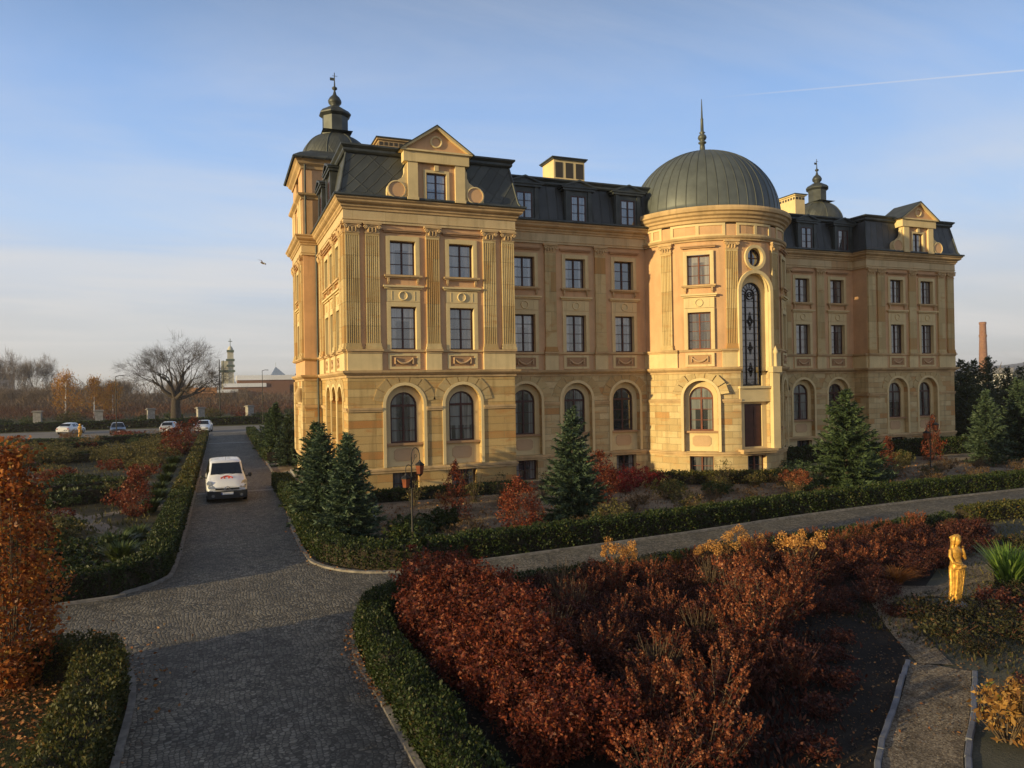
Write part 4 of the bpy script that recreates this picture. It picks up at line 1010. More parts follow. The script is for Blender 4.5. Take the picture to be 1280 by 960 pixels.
# ------------------------------------------------------------------ plants
rng = np.random.default_rng(11)
l_hedge = leafmat('hedge_leaf', [(0., (.016, .026, .006)), (.5, (.032, .05, .012)), (.9, (.055, .075, .018)), (1., (.10, .075, .02))], .25, .5, .1)
l_hedgey = leafmat('hedge_leaf_olive', [(0., (.03, .035, .008)), (.5, (.06, .065, .016)), (.85, (.09, .085, .02)), (1., (.16, .09, .02))], .25, .5, .1)
l_spruce = leafmat('spruce_needle', [(0., (.024, .042, .016)), (.5, (.055, .088, .035)), (1., (.10, .14, .06))], .12, .55, .15)
l_conif = leafmat('conifer_needle', [(0., (.022, .034, .014)), (.5, (.055, .075, .032)), (1., (.11, .125, .05))], .12, .55, .15)
l_blue = leafmat('blue_spruce_needle', [(0., (.024, .042, .022)), (.5, (.056, .088, .046)), (1., (.105, .142, .082))], .12, .55, .15)
l_red = leafmat('russet_leaf', [(0., (.055, .010, .006)), (.5, (.155, .030, .013)), (.9, (.25, .062, .022)), (1., (.34, .13, .05))], .3, .5, .15)
l_dark = leafmat('dark_red_leaf', [(0., (.026, .007, .006)), (.5, (.062, .016, .011)), (.9, (.11, .032, .018)), (1., (.22, .09, .05))], .25, .55, .15)
l_crim = leafmat('crimson_leaf', [(0., (.07, .008, .008)), (.5, (.17, .015, .016)), (1., (.30, .03, .03))], .3, .5, .15)
l_beech = leafmat('beech_leaf', [(0., (.14, .03, .008)), (.45, (.30, .085, .02)), (.85, (.46, .16, .03)), (1., (.40, .24, .045))], .35, .5, .1)
l_dry = leafmat('dry_flower', [(0., (.10, .024, .010)), (.5, (.22, .058, .02)), (.85, (.36, .12, .05)), (1., (.55, .28, .14))], .3, .6, .15)
l_pale = leafmat('dry_flower_golden', [(0., (.36, .16, .04)), (.5, (.52, .26, .07)), (1., (.66, .36, .11))], .3, .6, .1)
l_green = leafmat('herb_leaf', [(0., (.025, .04, .01)), (.5, (.055, .08, .022)), (1., (.10, .12, .035))], .25, .5, .2)
l_grass = leafmat('grass_blade', [(0., (.06, .12, .018)), (.5, (.13, .22, .035)), (1., (.24, .33, .07))], .35, .4, .1)
l_straw = leafmat('straw_blade', [(0., (.10, .06, .02)), (.5, (.20, .12, .04)), (1., (.32, .20, .07))], .35, .6, .2)
l_drystalk = leafmat('dry_stalk', [(0., (.06, .035, .016)), (.5, (.12, .07, .03)), (1., (.2, .12, .05))], .3, .7, .2)
l_orgr = leafmat('orange_grass', [(0., (.20, .06, .014)), (.5, (.34, .12, .025)), (1., (.48, .20, .04))], .35, .6, .1)
l_wither = leafmat('withered_leaf', [(0., (.16, .07, .02)), (.5, (.36, .18, .045)), (.9, (.5, .29, .08)), (1., (.16, .2, .05))], .35, .6, .05)
l_gc = leafmat('groundcover_leaf', [(0., (.014, .016, .006)), (.5, (.035, .036, .012)), (.85, (.06, .05, .018)), (1., (.11, .05, .02))], .2, .6, .3)
l_olive = leafmat('olive_herb', [(0., (.05, .05, .014)), (.5, (.11, .10, .03)), (1., (.20, .155, .055))], .3, .6, .2)
l_litter = leafmat('fallen_leaf', [(0., (.12, .04, .012)), (.5, (.26, .10, .03)), (.9, (.42, .20, .07)), (1., (.5, .3, .12))], .1, .7, 0.)
l_yellow = leafmat('birch_leaf', [(0., (.26, .11, .02)), (.5, (.42, .19, .03)), (1., (.55, .30, .05))], .3, .6, .1)
l_twig = leafmat('twig_mass', [(0., (.06, .036, .022)), (.5, (.10, .06, .036)), (1., (.14, .09, .055))], .1, .8, .15)
m_stem = simple('red_stem', (.10, .035, .02), .7, var=.3)
m_stemb = simple('brown_stem', (.12, .08, .045), .8, var=.3)
def flat_tube(b, pts, r0, r1, n=3):
    k = len(pts); b.tube(pts, [r0+(r1-r0)*i/(k-1) for i in range(k)], n, 0, False)
def lie(pts): return [Vector(p) for p in pts]

def spruce(h, r, seed, mat, dens=1.):
    g = np.random.default_rng(seed); b = MB(); b.tube([(0, 0, -.05), (0, 0, h*.5), (0, 0, h*.97)], [.02*h, .013*h, .004], 7)
    P, A, B = [], [], []
    z = .06*h; tier = 0
    while z < h*.985:
        f = 1-z/h; nb = int(6+6*f+g.integers(0, 3)); L0 = r*(f**.85)*(1 if f > .12 else .8)+.05
        a0 = g.uniform(0, 6.3)
        if g.random() < .12: nb = max(3, nb-3)
        for k in range(nb):
            a = a0+2*math.pi*k/nb+g.normal(0, .16); L = L0*g.uniform(.6, 1.22)
            up = .10+.55*(1-f)**1.5 if f < .85 else -.02
            m = max(3, int(L/.065*dens)); t = np.linspace(.12, 1, m)
            rr = L*t; zz = z+g.normal(0, .05)+L*(up*t-.22*t*t*f+.16*t**3)
            ca, sa = math.cos(a), math.sin(a)
            base = np.stack([ca*rr, sa*rr, zz], 1)
            if tier % 2 == 0 and L > .3: flat_tube(b, [tuple(base[0]), tuple(base[m//2]), tuple(base[-1])], .012+.01*L, .004)
            for rep in range(5):
                side = g.uniform(-1, 1, m); q = g.uniform(.3, 1., m)
                d = np.stack([ca*q-sa*side, sa*q+ca*side, g.normal(.06, .33, m)], 1); d /= np.linalg.norm(d, axis=1, keepdims=True)
                ln = (.09+.07*g.random(m))*(.75+.35*L/r)*(1.15-.35*t)*1.1
                P.append(base+d*ln[:, None]*.8+g.normal(0, .012, (m, 3))); A.append(d*ln[:, None])
                B.append(perp(g, d)*(.022+.014*g.random(m))[:, None])
        z += (.13+.10*f)*h/4.4*g.uniform(.85, 1.15); tier += 1
    for k in range(14): # leader
        d = rdir(g, 1)*.5+np.array([[0, 0, 1.]]); d /= np.linalg.norm(d); P.append(np.array([[0, 0, h*.94+k*.012]])+d*.06); A.append(d*.1); B.append(perp(g, d)*.02)
    P, A, B = np.concatenate(P), np.concatenate(A), np.concatenate(B)
    return {'trunk': b.mesh('spruce_trunk', m_barkd), 'foliage': quads('spruce_foliage', P, A, B, mat)}
def leafy(h, r, seed, mat, n=3000, leaf=.035, shape='dome', nst=16, shell=.5, stem=None, w=.6):
    """leaf shrub: stems and a leaf volume of uneven outline"""
    g = np.random.default_rng(seed); b = MB(); tips = []
    for k in range(nst):
        a = g.uniform(0, 6.3); q = r*math.sqrt(g.random())*.85; hh = h*g.uniform(.6, .98)
        x, y = q*math.cos(a), q*math.sin(a)
        flat_tube(b, [(x*.15, y*.15, 0), (x*.55+g.normal(0, .03), y*.55+g.normal(0, .03), hh*.45), (x, y, hh)], .012, .004); tips.append((x, y, hh))
    u = g.random(n)**(1/3 if shell < 1 else .12); d = rdir(g, n)
    if shape == 'dome':
        p = d*u[:, None]; p[:, 2] = p[:, 2]*.5+.52; P = p*np.array([r, r, h])
    elif shape == 'cone':
        z = g.random(n)**1.15; rr = r*np.minimum(1, (1.03-z)*1.5)*np.sqrt(.35+.65*g.random(n)); a = g.uniform(0, 6.3, n)
        P = np.stack([rr*np.cos(a), rr*np.sin(a), z*h], 1)
    else:  # column
        z = g.random(n); prof = np.interp(z, [0, .08, .3, .6, .85, 1], [.35, .75, 1, .95, .62, .12]); rr = r*prof*np.sqrt(.25+.75*g.random(n)); a = g.uniform(0, 6.3, n)
        P = np.stack([rr*np.cos(a), rr*np.sin(a), z*h*.97+.03*h], 1)
    # clumping: pull leaves to twig centres
    m = max(12, n//34); C = P[g.integers(0, n, m)]*np.array([1, 1, 1.])*(1+g.normal(0, .09, (m, 1)))*np.array([1., 1., .98]); idx = g.integers(0, m, n)
    P = np.where((g.random(n) < .72)[:, None], C[idx]+g.normal(0, .05*max(h, .8)**.5, (n, 3)), P)
    P[:, 2] = np.clip(P[:, 2], .02, h*1.08)
    A = rdir(g, n); A[:, 2] = A[:, 2]*.8+.25; A /= np.linalg.norm(A, axis=1, keepdims=True)
    s = leaf*g.uniform(.4, 1.45, n)
    return {'stem': b.mesh('shrub_stems', stem or m_stem), 'foliage': quads('shrub_foliage', P, A*s[:, None], perp(g, A)*(s*w)[:, None], mat)}
def panicle(h, r, seed, mat, nst=26, head=.16, leafm=None, nleaf=600, round_=False, per=46):
    """hydrangea in winter: fanning stems, dry flower heads, a few withered leaves"""
    g = np.random.default_rng(seed); b = MB(); P, A, B = [], [], []; LP, LA, LB = [], [], []
    for k in range(nst):
        a = g.uniform(0, 6.3); q = r*math.sqrt(g.random()); hh = h*g.uniform(.62, 1.)*(1-.25*(q/r)**2)
        x, y = q*math.cos(a), q*math.sin(a); p0 = np.array([x*.12, y*.12, 0]); p1 = np.array([x*.5, y*.5, hh*.5]); p2 = np.array([x, y, hh])
        flat_tube(b, [tuple(p0), tuple(p1+g.normal(0, .03, 3)), tuple(p2)], .009, .004)
        for j in range(3):
            t0 = g.uniform(.3, .85); q0 = p0+(p2-p0)*t0; q1 = q0+rdir(g, 1)[0]*np.array([.16, .16, .1])+np.array([0, 0, .09]); flat_tube(b, [tuple(q0), tuple((q0+q1)/2+g.normal(0, .01, 3)), tuple(q1)], .004, .002)
        ax = p2-p1; ax /= np.linalg.norm(ax); t = g.random(per); hd = head*g.uniform(.7, 1.25)
        if round_: c = p2+rdir(g, per)*hd*.72*np.cbrt(g.random((per, 1)))
        else: c = p2+ax*(t[:, None]*hd*1.7-.04)+rdir(g, per)*(hd*.52*(1.02-t))[:, None]
        d = rdir(g, per); s = .019*g.uniform(.5, 1.6, per)
        P.append(c); A.append(d*s[:, None]); B.append(perp(g, d)*(s*.85)[:, None])
        m = int(nleaf/nst); t = g.uniform(.25, .95, m); c = p0+(p2-p0)*t[:, None]+g.normal(0, .06, (m, 3)); c[:, 2] = np.abs(c[:, 2])
        d = rdir(g, m); d[:, 2] -= .4; d /= np.linalg.norm(d, axis=1, keepdims=True); s = .035*g.uniform(.35, 1.5, m)
        LP.append(c); LA.append(d*s[:, None]); LB.append(perp(g, d)*(s*.5)[:, None])
    o = {'stem': b.mesh('hydrangea_stems', m_stemb), 'flower_heads': quads('dry_heads', np.concatenate(P), np.concatenate(A), np.concatenate(B), mat)}
    if nleaf: o['foliage'] = quads('withered_leaves', np.concatenate(LP), np.concatenate(LA), np.concatenate(LB), leafm or l_red)
    return o
def blades(h, r, seed, mat, n=260, w=.012, droop=.5):
    """tuft of arching blades as one mesh"""
    g = np.random.default_rng(seed); b = MB()
    for k in range(n):
        a = g.uniform(0, 6.3); q = r*.25*math.sqrt(g.random()); L = h*g.uniform(.6, 1.1); sp = r*g.uniform(.2, 1.)
        ca, sa = math.cos(a), math.sin(a); ww = w*g.uniform(.7, 1.3); rows = []
        for t in (0, .4, .75, 1.):
            rad = q+sp*t**1.5; z = L*(t-droop*.5*t**2.5); k_ = ww*(1-t**2)+.001
            rows.append([(ca*rad-sa*k_, sa*rad+ca*k_, z), (ca*rad+sa*k_, sa*rad-ca*k_, z)])
        b.grid(rows, 0, False, True)
    return {'foliage': b.mesh('blades', mat)}
def hedge(path, w, h, mat, dens, leaf, seed, label, group, closed_end=True):
    """clipped hedge: opaque core added to block light and a leafy skin that is not quite even"""
    g = np.random.default_rng(seed); P = [Vector(p) for p in path]
    o = empty('hedge', (P[0].x, P[0].y, 0), 0, label, 'hedge', group)
    loc = (-P[0].x, -P[0].y, 0)
    b = MB(); k = .09; hw = w/2-k
    b.sweep(path, [(-hw, 0), (-hw, h-k-.06), (-hw+.06, h-k), (hw-.06, h-k), (hw, h-k-.06), (hw, 0)]); b.build('opaque_core', [m_core], o, loc)  # unseen solid core, added so that light does not pass through the leaves
    pts = []; nr = []
    for a, c in zip(P, P[1:]):
        L = (c-a).length; t = (c-a)/L; n = Vector((t.y, -t.x))
        for kind, area in (('t', w*L), ('r', h*L), ('l', h*L)):
            m = int(area*dens)
            s = g.random(m)*L
            if kind == 't': d = g.uniform(-w/2, w/2, m); z = np.full(m, h); nv = np.tile((0, 0, 1.), (m, 1))
            else:
                sg = 1 if kind == 'r' else -1; d = np.full(m, sg*w/2); z = g.uniform(0.0, h, m); nv = np.tile((n.x*sg, n.y*sg, .25), (m, 1))
            p = np.stack([a.x+t.x*s+n.x*d, a.y+t.y*s+n.y*d, z], 1); pts.append(p); nr.append(nv)
    for e, tdir in ((P[0], (P[0]-P[1]).normalized()), (P[-1], (P[-1]-P[-2]).normalized())):
        m = int(w*h*dens); n = Vector((tdir.y, -tdir.x)); d = g.uniform(-w/2, w/2, m); z = g.uniform(0, h, m)
        pts.append(np.stack([e.x+n.x*d, e.y+n.y*d, z], 1)); nr.append(np.tile((tdir.x, tdir.y, .2), (m, 1)))
    p = np.concatenate(pts); nv = np.concatenate(nr); m = len(p)
    # unevenness: slow waves along the skin
    ph = np.sin(p[:, 0]*2.3+p[:, 1]*3.1)*.5+np.sin(p[:, 0]*5.7-p[:, 1]*4.3+p[:, 2]*6)*.35+np.sin(p[:, 1]*9.1+p[:, 0]*7.7)*.3
    p = p+nv*(.055*ph+g.normal(-.025, .042, m))[:, None]
    keep = (g.random(m) < np.clip(.25+p[:, 2]/.22, 0, 1)) & ~((np.sin(p[:, 0]*3.3+1.7*p[:, 1])*np.sin(p[:, 1]*2.9-p[:, 0]*1.3+p[:, 2]*5) > .82) & (g.random(m) < .75))
    p, nv = p[keep], nv[keep]; m = len(p)
    A = rdir(g, m)*.75+nv*.6; A[:, 2] += .25; A /= np.linalg.norm(A, axis=1, keepdims=True); s = leaf*g.uniform(.6, 1.3, m)
    p[:, 2] = np.maximum(p[:, 2], .01)
    link('foliage', quads('hedge_foliage', p, A*s[:, None], perp(g, A)*(s*.55)[:, None], mat), o, loc)
    return o
m_core = simple('hedge_inside', (.030, .022, .012), .95, var=.4, vscale=9.)
def plant(name, protos, x, y, s=1., rz=0., label=None, cat=None, group=None, z=0., sz=1.):
    """a plant is an Empty that carries its stems and its leaves"""
    o = empty(name, (x, y, z), rz, label, cat, group)
    for k, me in protos.items():
        c = link(k, me, o); c.scale = (s, s, s*sz)
    return o

# hedges
HG = 'clipped hedges along the drive and paths'
hedge(smooth([(-13, 20.75), (-6, 21.05), (-3.4, 21.5), (-2.3, 22.3), (-1.82, 23.6), (-1.78, 30), (-1.78, 38)], 3), .75, .68, l_hedge, 900, .04, 1, 'long dark clipped hedge along the left side of the drive', HG)
hedge([(-1.78, 38.05), (-1.78, 52), (-1.78, 70), (-1.8, 92)], .75, .7, l_hedgey, 240, .08, 2, 'far stretch of clipped hedge left of the drive beyond the white van', HG)
hedge(smooth([(-3.3, 15.75), (-2.6, 15.68), (-2.15, 15.2), (-1.98, 14.2), (-1.95, 11), (-1.95, 7)], 3), .75, .68, l_hedgey, 1500, .03, 3, 'olive green clipped hedge around the leafy lawn in the left foreground', HG)
hedge(smooth([(2.82, 5.0), (2.80, 10), (2.74, 12.5), (2.78, 14.6), (2.98, 15.8), (3.55, 16.9), (4.8, 17.6)], 3), .62, .64, l_hedge, 2000, .027, 4, 'dark green clipped hedge edging the red bed beside the cobbled drive', HG)
hedge(smooth([(5.2, 17.5), (8, 17.75), (11.6, 17.88), (15.6, 18.28), (20, 18.58), (24.4, 18.9)], 3), .45, .34, l_hedge, 700, .04, 5, 'low dark hedge between the path and the red shrub bed', HG)
hedge(smooth([(24.9, 18.75), (28, 18.7), (31, 18.75), (40, 18.3)], 3), .8, .55, l_hedgey, 600, .045, 6, 'yellowish hedge at the right end of the path behind the leaf clump', HG)
hedge(smooth([(2.95, 42.2), (2.95, 30), (2.9, 25.5), (3.05, 23.2), (3.6, 21.9), (4.6, 21.2), (5.3, 21.1)], 3), .85, .7, l_hedge, 800, .04, 7, 'dark clipped hedge turning round the corner of the front garden', HG)
hedge(smooth([(5.7, 21.3), (9.8, 21.6), (14.9, 22.1), (20.7, 22.95), (27.6, 23.5), (34.4, 23.7), (48, 24.3)], 3), .75, .72, l_hedge, 850, .042, 8, 'long dark clipped hedge between the front garden and the path', HG)
hedge([(6.4, 33.7), (10, 33.65), (13.9, 33.7)], .8, .5, l_hedge, 420, .055, 9, 'dark box hedge at the foot of the near pavilion', HG)
hedge(smooth([(20.8, 33.2), (22.6, 31.9), (25, 30.9), (27.6, 30.5)], 3), .7, .62, l_hedgey, 420, .055, 10, 'sunlit box hedge curving round the foot of the domed tower', HG)
hedge([(32.2, 36.8), (36.5, 36.9), (41, 36.6)], 1., 1.0, l_hedge, 300, .065, 12, 'dark box hedge at the foot of the far wing', HG)
hedge([(41.5, 36.6), (50, 36.4)], 1., 1.1, l_hedge, 300, .065, 13, 'dark box hedge at the foot of the far pavilion', HG)
hedge([(3.4, 56), (3.3, 70), (3.3, 95)], .9, .8, l_hedge, 180, .08, 14, 'far stretch of hedge right of the drive behind the small spruces', HG)
# spruces
SP = [spruce(4.4, 1.35, 21, l_spruce, 1.1), spruce(4.4, 1.3, 22, l_blue, 1.1), spruce(4.6, 1.85, 23, l_spruce)]
SG = 'spruces around the palace'
for x, y, k, s, sz, lab in ((3.95, 24.9, 1, .84, .98, 'dense spruce at the hedge corner, nearest of the cluster before the palace corner'),
        (4.3, 27.6, 0, .78, 1.02, 'slim spruce with a thin tip against the sunlit palace corner'), (3.55, 28.8, 1, .86, 1.0, 'spruce behind the corner cluster on the drive side'),
        (3.75, 32.4, 2, .72, 1.15, 'slim spruce tucked against the west side of the palace'), (4.3, 52.5, 1, .85, .95, 'small spruce beside the stone steps'), (3.95, 60, 0, .95, 1., 'spruce in the row beyond the stone steps'), (4.1, 68, 2, .8, 1., 'farthest spruce right of the drive'),
        (12.5, 25.4, 1, .97, 1., 'neat conical spruce standing alone in the front garden'), (27.3, 26.4, 2, 1.02, 1.02, 'broad bushy spruce in front of the far wing'),
        (43.2, 31., 1, 1.02, .98, 'spruce with pale needles right of the far pavilion'), (47.0, 31.6, 1, 1.15, 1., 'spruce at the right edge of the picture')):
    plant('spruce', SP[k], x, y, s, x*7, lab, 'spruce', SG, sz=sz)
plant('juniper', leafy(1.5, 1.0, 31, l_blue, 5000, .05, 'dome', 10, w=.35), 29.3, 26.9, 1.1, 0, 'dark blue green juniper at the right foot of the broad spruce', 'juniper')
plant('juniper', leafy(1.3, 1.1, 32, l_spruce, 5000, .05, 'dome', 10, w=.35), 25.6, 27.6, 1.1, 0, 'low green juniper at the left foot of the broad spruce', 'juniper')
# dark conifers right of the palace
CG = 'dark conifers right of the palace'
con = spruce(6.5, 2.3, 25, l_conif, .6); con2 = spruce(6.5, 1.9, 26, l_conif, .6)
for i, (x, y, s) in enumerate(((55, 41, 1.), (59, 40.5, .93), (57.5, 46, 1.1), (63.5, 42.5, .95), (66, 39, .9), (69, 45, 1.1), (62, 48, 1.12), (72, 40, 1.), (75, 46, 1.15), (54.5, 46, .95), (53.2, 38.6, .72), (56, 37.4, .75), (59.4, 37, .72), (62.8, 38.4, .8), (52.6, 41.5, .8), (66, 42, 1.), (60.6, 44.5, 1.05), (70, 42, 1.1), (57, 43, 1.05), (78, 42, 1.1), (64.5, 46, 1.1))):
    plant('conifer', con if i % 3 else con2, x, y, s, i*1.3, 'dark green conifer in the belt of trees right of the far pavilion', 'conifer', CG)
# foreground beech column
bc = leafy(4.25, .80, 41, l_beech, 11500, .044, 'column', 48, stem=m_bark)
plant('beech', bc, -3.5, 15.3, .97, 0, 'tall narrow copper leaved beech at the left edge of the picture', 'beech')
# red leafy shrubs along the hedge
RP = [leafy(1.15, .72, 51+i, l_red, 3600, .036, 'dome', 18, w=.55) for i in range(3)]
RG = 'dense russet shrubs behind the hedge'
rs = [(4.6, 17.0, 1.1), (5.3, 17.3, .95), (4.2, 16.1, 1.0), (5.2, 16.4, 1.05), (3.95, 15.2, .95), (4.9, 15.4, 1.1), (5.7, 15.7, .9), (3.9, 14.2, .92), (4.75, 14.3, 1.05), (5.6, 14.7, 1.0), (3.9, 13.2, .9), (4.7, 13.2, 1.), (5.5, 13.6, .95),
      (3.95, 12.2, .88), (4.75, 12.1, 1.), (5.5, 12.5, .9), (4.0, 11.2, .85), (4.8, 11.1, .95), (4.05, 10.2, .8), (4.85, 10.1, .9), (4.1, 9.2, .8), (4.9, 9.1, .9)]
for i, (x, y, s) in enumerate(rs):
    plant('russet_shrub', RP[i % 3], x+rng.normal(0, .06), y+rng.normal(0, .06), s, i*2.1, 'dense russet leaved shrub in the block behind the curved hedge', 'shrub', RG, sz=rng.uniform(.9, 1.1))
# hydrangeas
HP = [panicle(1.25, .75, 61+i, l_dry, 30, .13, l_red, 1100) for i in range(3)]+[panicle(1.2, .8, 66, l_dry, 22, .17, l_red, 700)]
HD = [leafy(.75, .62, 68+i, l_dark, 1500, .03, 'dome', 40, stem=m_stem) for i in range(2)]
HY = [panicle(1.35, .62, 71+i, l_pale, 15, .19, l_straw, 160, True, 110) for i in range(2)]
HGp = 'hydrangeas with dry flower heads in the bed'
hs = [(6.45, 8.9, 1.05), (7.4, 9.9, 1.0), (6.4, 10.3, .9), (8.3, 10.6, 1.0), (9.2, 11.2, 1.0), (10.2, 12.0, 1.05), (11.2, 12.6, 1.0), (10.4, 13.2, 1.0), (12.2, 13.3, 1.05), (9.3, 12.6, .85), (11.5, 14.1, .95), (13.3, 14.3, 1.0), (12.5, 15.2, .95),
      (8.0, 15.6, .8), (9.0, 15.9, .85), (10, 15.9, .8), (11.0, 16.3, .85), (7.2, 15.0, .75), (13.6, 16.4, .9), (14.6, 15.8, .95), (15.4, 16.5, .9), (16.4, 16.6, .9), (17.4, 17.2, .95), (14.7, 17.4, .85), (16.0, 17.9, .85), (18.6, 17.6, .9), (19.6, 18.2, .9), (17.5, 18.4, .8),
      (5.9, 8.0, .9), (5.0, 7.9, .8), (20.6, 18.5, .85), (12.2, 17.2, .8), (13.4, 17.9, .75), (6.4, 16.3, .7), (6.3, 11.9, .75), (7.2, 12.6, .7), (7.7, 13.6, .75), (6.6, 14.0, .75), (5.7, 9.3, .8), (8.5, 13.0, .7), (18.2, 16.2, .85), (19.4, 16.8, .85), (20.6, 17.4, .85), (17.0, 15.4, .8), (18.6, 15.6, .7), (16.2, 15.0, .75), (21.8, 18.2, .8), (15.4, 15.0, .7), (22.6, 18.8, .7), (8.9, 14.4, .7), (7.3, 11.2, .75), (9.0, 9.9, .6)]
for i, (x, y, s) in enumerate(hs):
    plant('hydrangea', HP[i % 4], x, y, s*(.72 if y > 16.2 else (.85 if y > 15 else .95))*rng.uniform(.72, 1.12), i*1.7, 'dry hydrangea shrub with orange brown flower heads and thin stems in the bed', 'hydrangea', HGp, sz=rng.uniform(.9, 1.08))
for i, (x, y, s, lab) in enumerate(((9.6, 17.0, .95, 'hydrangea with golden round flower heads nearest the path corner'), (12.3, 16.4, .9, 'golden headed hydrangea in the middle of the red bed'), (14.2, 15.3, 1.05, 'tall hydrangea with many golden balls at the right of the bed'), (14.0, 17.2, .8, 'small golden headed hydrangea at the back of the bed'))):
    plant('hydrangea', HY[i % 2], x, y, s, i, lab, 'hydrangea', 'hydrangeas with golden flower heads')
k = 0
for gy in np.arange(8.4, 17.2, .78):
    for gx in np.arange(5.6, 23.5, .85):
        x, y = gx+rng.normal(0, .16), gy+rng.normal(0, .16)
        if y < 9.7 and x > 7.0 or x-8.0 > (y-7.0)*1.13+.3+(0 if y < 13 else 1.5*(y-13)) or y > 17.0+.06*(x-6): continue
        if y < 12.5 and x > 8.2+(y-8.4)*.62: continue
        k += 1; plant('dark_shrub', HD[k % 2], x, y, rng.uniform(.5, 1.0), k*1.3, 'dark red twiggy shrub filling the bed between the hydrangeas', 'shrub', 'dark red shrubs between the hydrangeas', sz=rng.uniform(.8, 1.1))
BW = leafy(1.1, .7, 77, l_drystalk, 160, .03, 'dome', 60, stem=m_stemb)
for i, (x, y, sc_) in enumerate(((7.6, 16.2, .9), (7.1, 14.6, .85), (8.7, 12.1, .8), (6.9, 10.9, .8), (11.3, 15.3, .8), (5.9, 13.2, .9), (10.6, 17.0, .7), (13.2, 15.7, .7))):
    plant('bare_shrub', BW, x, y, sc_, i*1.9, 'bare twiggy brown shrub standing among the red shrubs of the bed', 'shrub', 'bare twiggy shrubs in the bed')
# smaller plants of the beds on the right
tuft = blades(.9, .62, 81, l_grass, 210, .02, .3); tuft_o = blades(.55, .6, 82, l_orgr, 420, .008, .8); tuft_s = blades(.6, .45, 83, l_straw, 240, .008, .5); tuft_big = leafy(.75, .42, 84, l_wither, 1100, .05, 'dome', 30, w=.36, stem=m_stemb)
for i, (x, y, s) in enumerate(((18.3, 12.6, 1.25), (19.2, 12.2, 1.15), (18.9, 13.1, 1.1), (20.2, 12.5, 1.2))):
    plant('iris_clump', tuft, x, y, s, i*2., 'bright green clump of upright strap leaves beside the stone path', 'iris', 'green leaf clumps by the stone path')
plant('grass_tuft', tuft_o, 15.9, 13.9, 1.1, 0, 'rounded orange grass tuft in the dark bed left of the golden statue', 'grass tuft')
plant('hosta', tuft_big, 10.35, 7.2, 1.15, 0, 'withered golden leaved plant at the bottom right corner', 'plant')
plant('hosta', tuft_big, 11.0, 7.0, 1.0, 2., 'second withered golden plant cut by the right picture edge', 'plant')
low = [leafy(.38, .62, 91, l_gc, 1700, .028, 'dome', 14), leafy(.32, .6, 92, l_gc, 1700, .024, 'dome', 14), leafy(.35, .5, 93, l_dark, 900, .03, 'dome', 16)]
for i, (x, y, s) in enumerate(((14.2, 11.6, 1.1), (15.2, 11.0, 1.2), (16.3, 11.5, 1.1), (13.6, 10.6, 1.), (14.6, 10.1, 1.1), (15.8, 10.2, 1.2), (17.2, 11.0, 1.2), (13.4, 9.8, .8), (18.3, 10.6, 1.2), (16.9, 9.6, 1.2), (15.2, 9.2, 1.), (12.3, 8.2, .7), (11.9, 7.5, .7), (17.8, 12.1, .8), (13.7, 12.0, .7), (22.6, 15.2, 1.1), (21.3, 14.2, 1.))):
    plant('groundcover_plant', low[(i*7) % 3], x, y, s, i*1.1, 'low spreading plant in the rough bed around the golden statue', 'plant', 'low plants around the statue')
for i, (x, y, s) in enumerate(((9.7, 9.7, .8), (10.4, 10.6, .8), (8.6, 8.9, .8), (7.6, 8.0, .8), (12.9, 12.6, .7), (11.4, 11.3, .7))):
    plant('dry_perennial', low[2], x, y, s, i*1.1, 'low dry reddish perennial in the dark soil beside the gravel path', 'plant', 'dry perennials in the dark bed')
for i in range(26):
    t = rng.random(); x = 6+18*t; y = 17.3+1.1*t+rng.normal(0, .12)
    plant('grass_tuft', tuft_s, x, y, rng.uniform(.5, .8), i, 'thin straw coloured grass tuft behind the low path hedge', 'grass tuft', 'straw grasses along the path')
# front garden
FGc = leafy(2.3, .62, 101, l_red, 2600, .035, 'cone', 26); FGr = leafy(1.9, .85, 102, l_red, 5200, .035, 'column', 24)
plant('conical_shrub', FGc, 8.6, 28., 1.0, 0, 'slim half bare reddish shrub in front of the near pavilion', 'shrub')
plant('round_shrub', FGr, 9.85, 24.4, .98, 0, 'dense orange red shrub beside the conical spruce', 'shrub')
plant('round_shrub', FGr, 15.3, 28.6, 1.1, 2, 'orange red shrub half hidden behind the conical spruce', 'shrub', sz=1.05)
barb = [leafy(1.15, .95, 104+i, l_crim, 2400, .035, 'dome', 24) for i in range(2)]
for i, (x, y, s) in enumerate(((16.2, 31.4, .95), (17.3, 31.9, 1.), (18.4, 31.8, 1.), (19.4, 32.2, .95), (17.9, 30.8, .75), (19.9, 31.4, .8))):
    plant('barberry', barb[i % 2], x, y, s, i, 'crimson barberry shrub at the foot of the near wing', 'barberry', 'crimson barberries')
oh = panicle(1.2, .9, 111, l_dry, 40, .19, l_straw, 500, True, 80)
plant('hydrangea', oh, 24.3, 26.6, 1.0, 0, 'rounded orange brown hydrangea in front of the domed tower', 'hydrangea')
plant('conical_shrub', FGc, 34.6, 30.6, .9, 1, 'slim red shrub between the broad spruce and the far pavilion', 'shrub')
plant('conical_shrub', FGc, 42.6, 34.2, 1.05, 2, 'red cone shaped shrub at the corner of the far pavilion', 'shrub', sz=1.2)
plant('round_shrub', FGr, 48.6, 30., .7, 3, 'low orange shrub below the spruce at the right edge', 'shrub')
dk = [leafy(.75, .9, 121, l_green, 2600, .05, 'dome', 10), leafy(.7, .8, 122, l_hedge, 2600, .05, 'dome', 10), leafy(.9, .7, 123, l_olive, 1300, .04, 'dome', 22, stem=m_stemb), leafy(.7, .7, 124, l_drystalk, 600, .03, 'dome', 40, stem=m_stemb), leafy(1.3, .6, 125, l_olive, 500, .035, 'dome', 26, stem=m_stemb)]
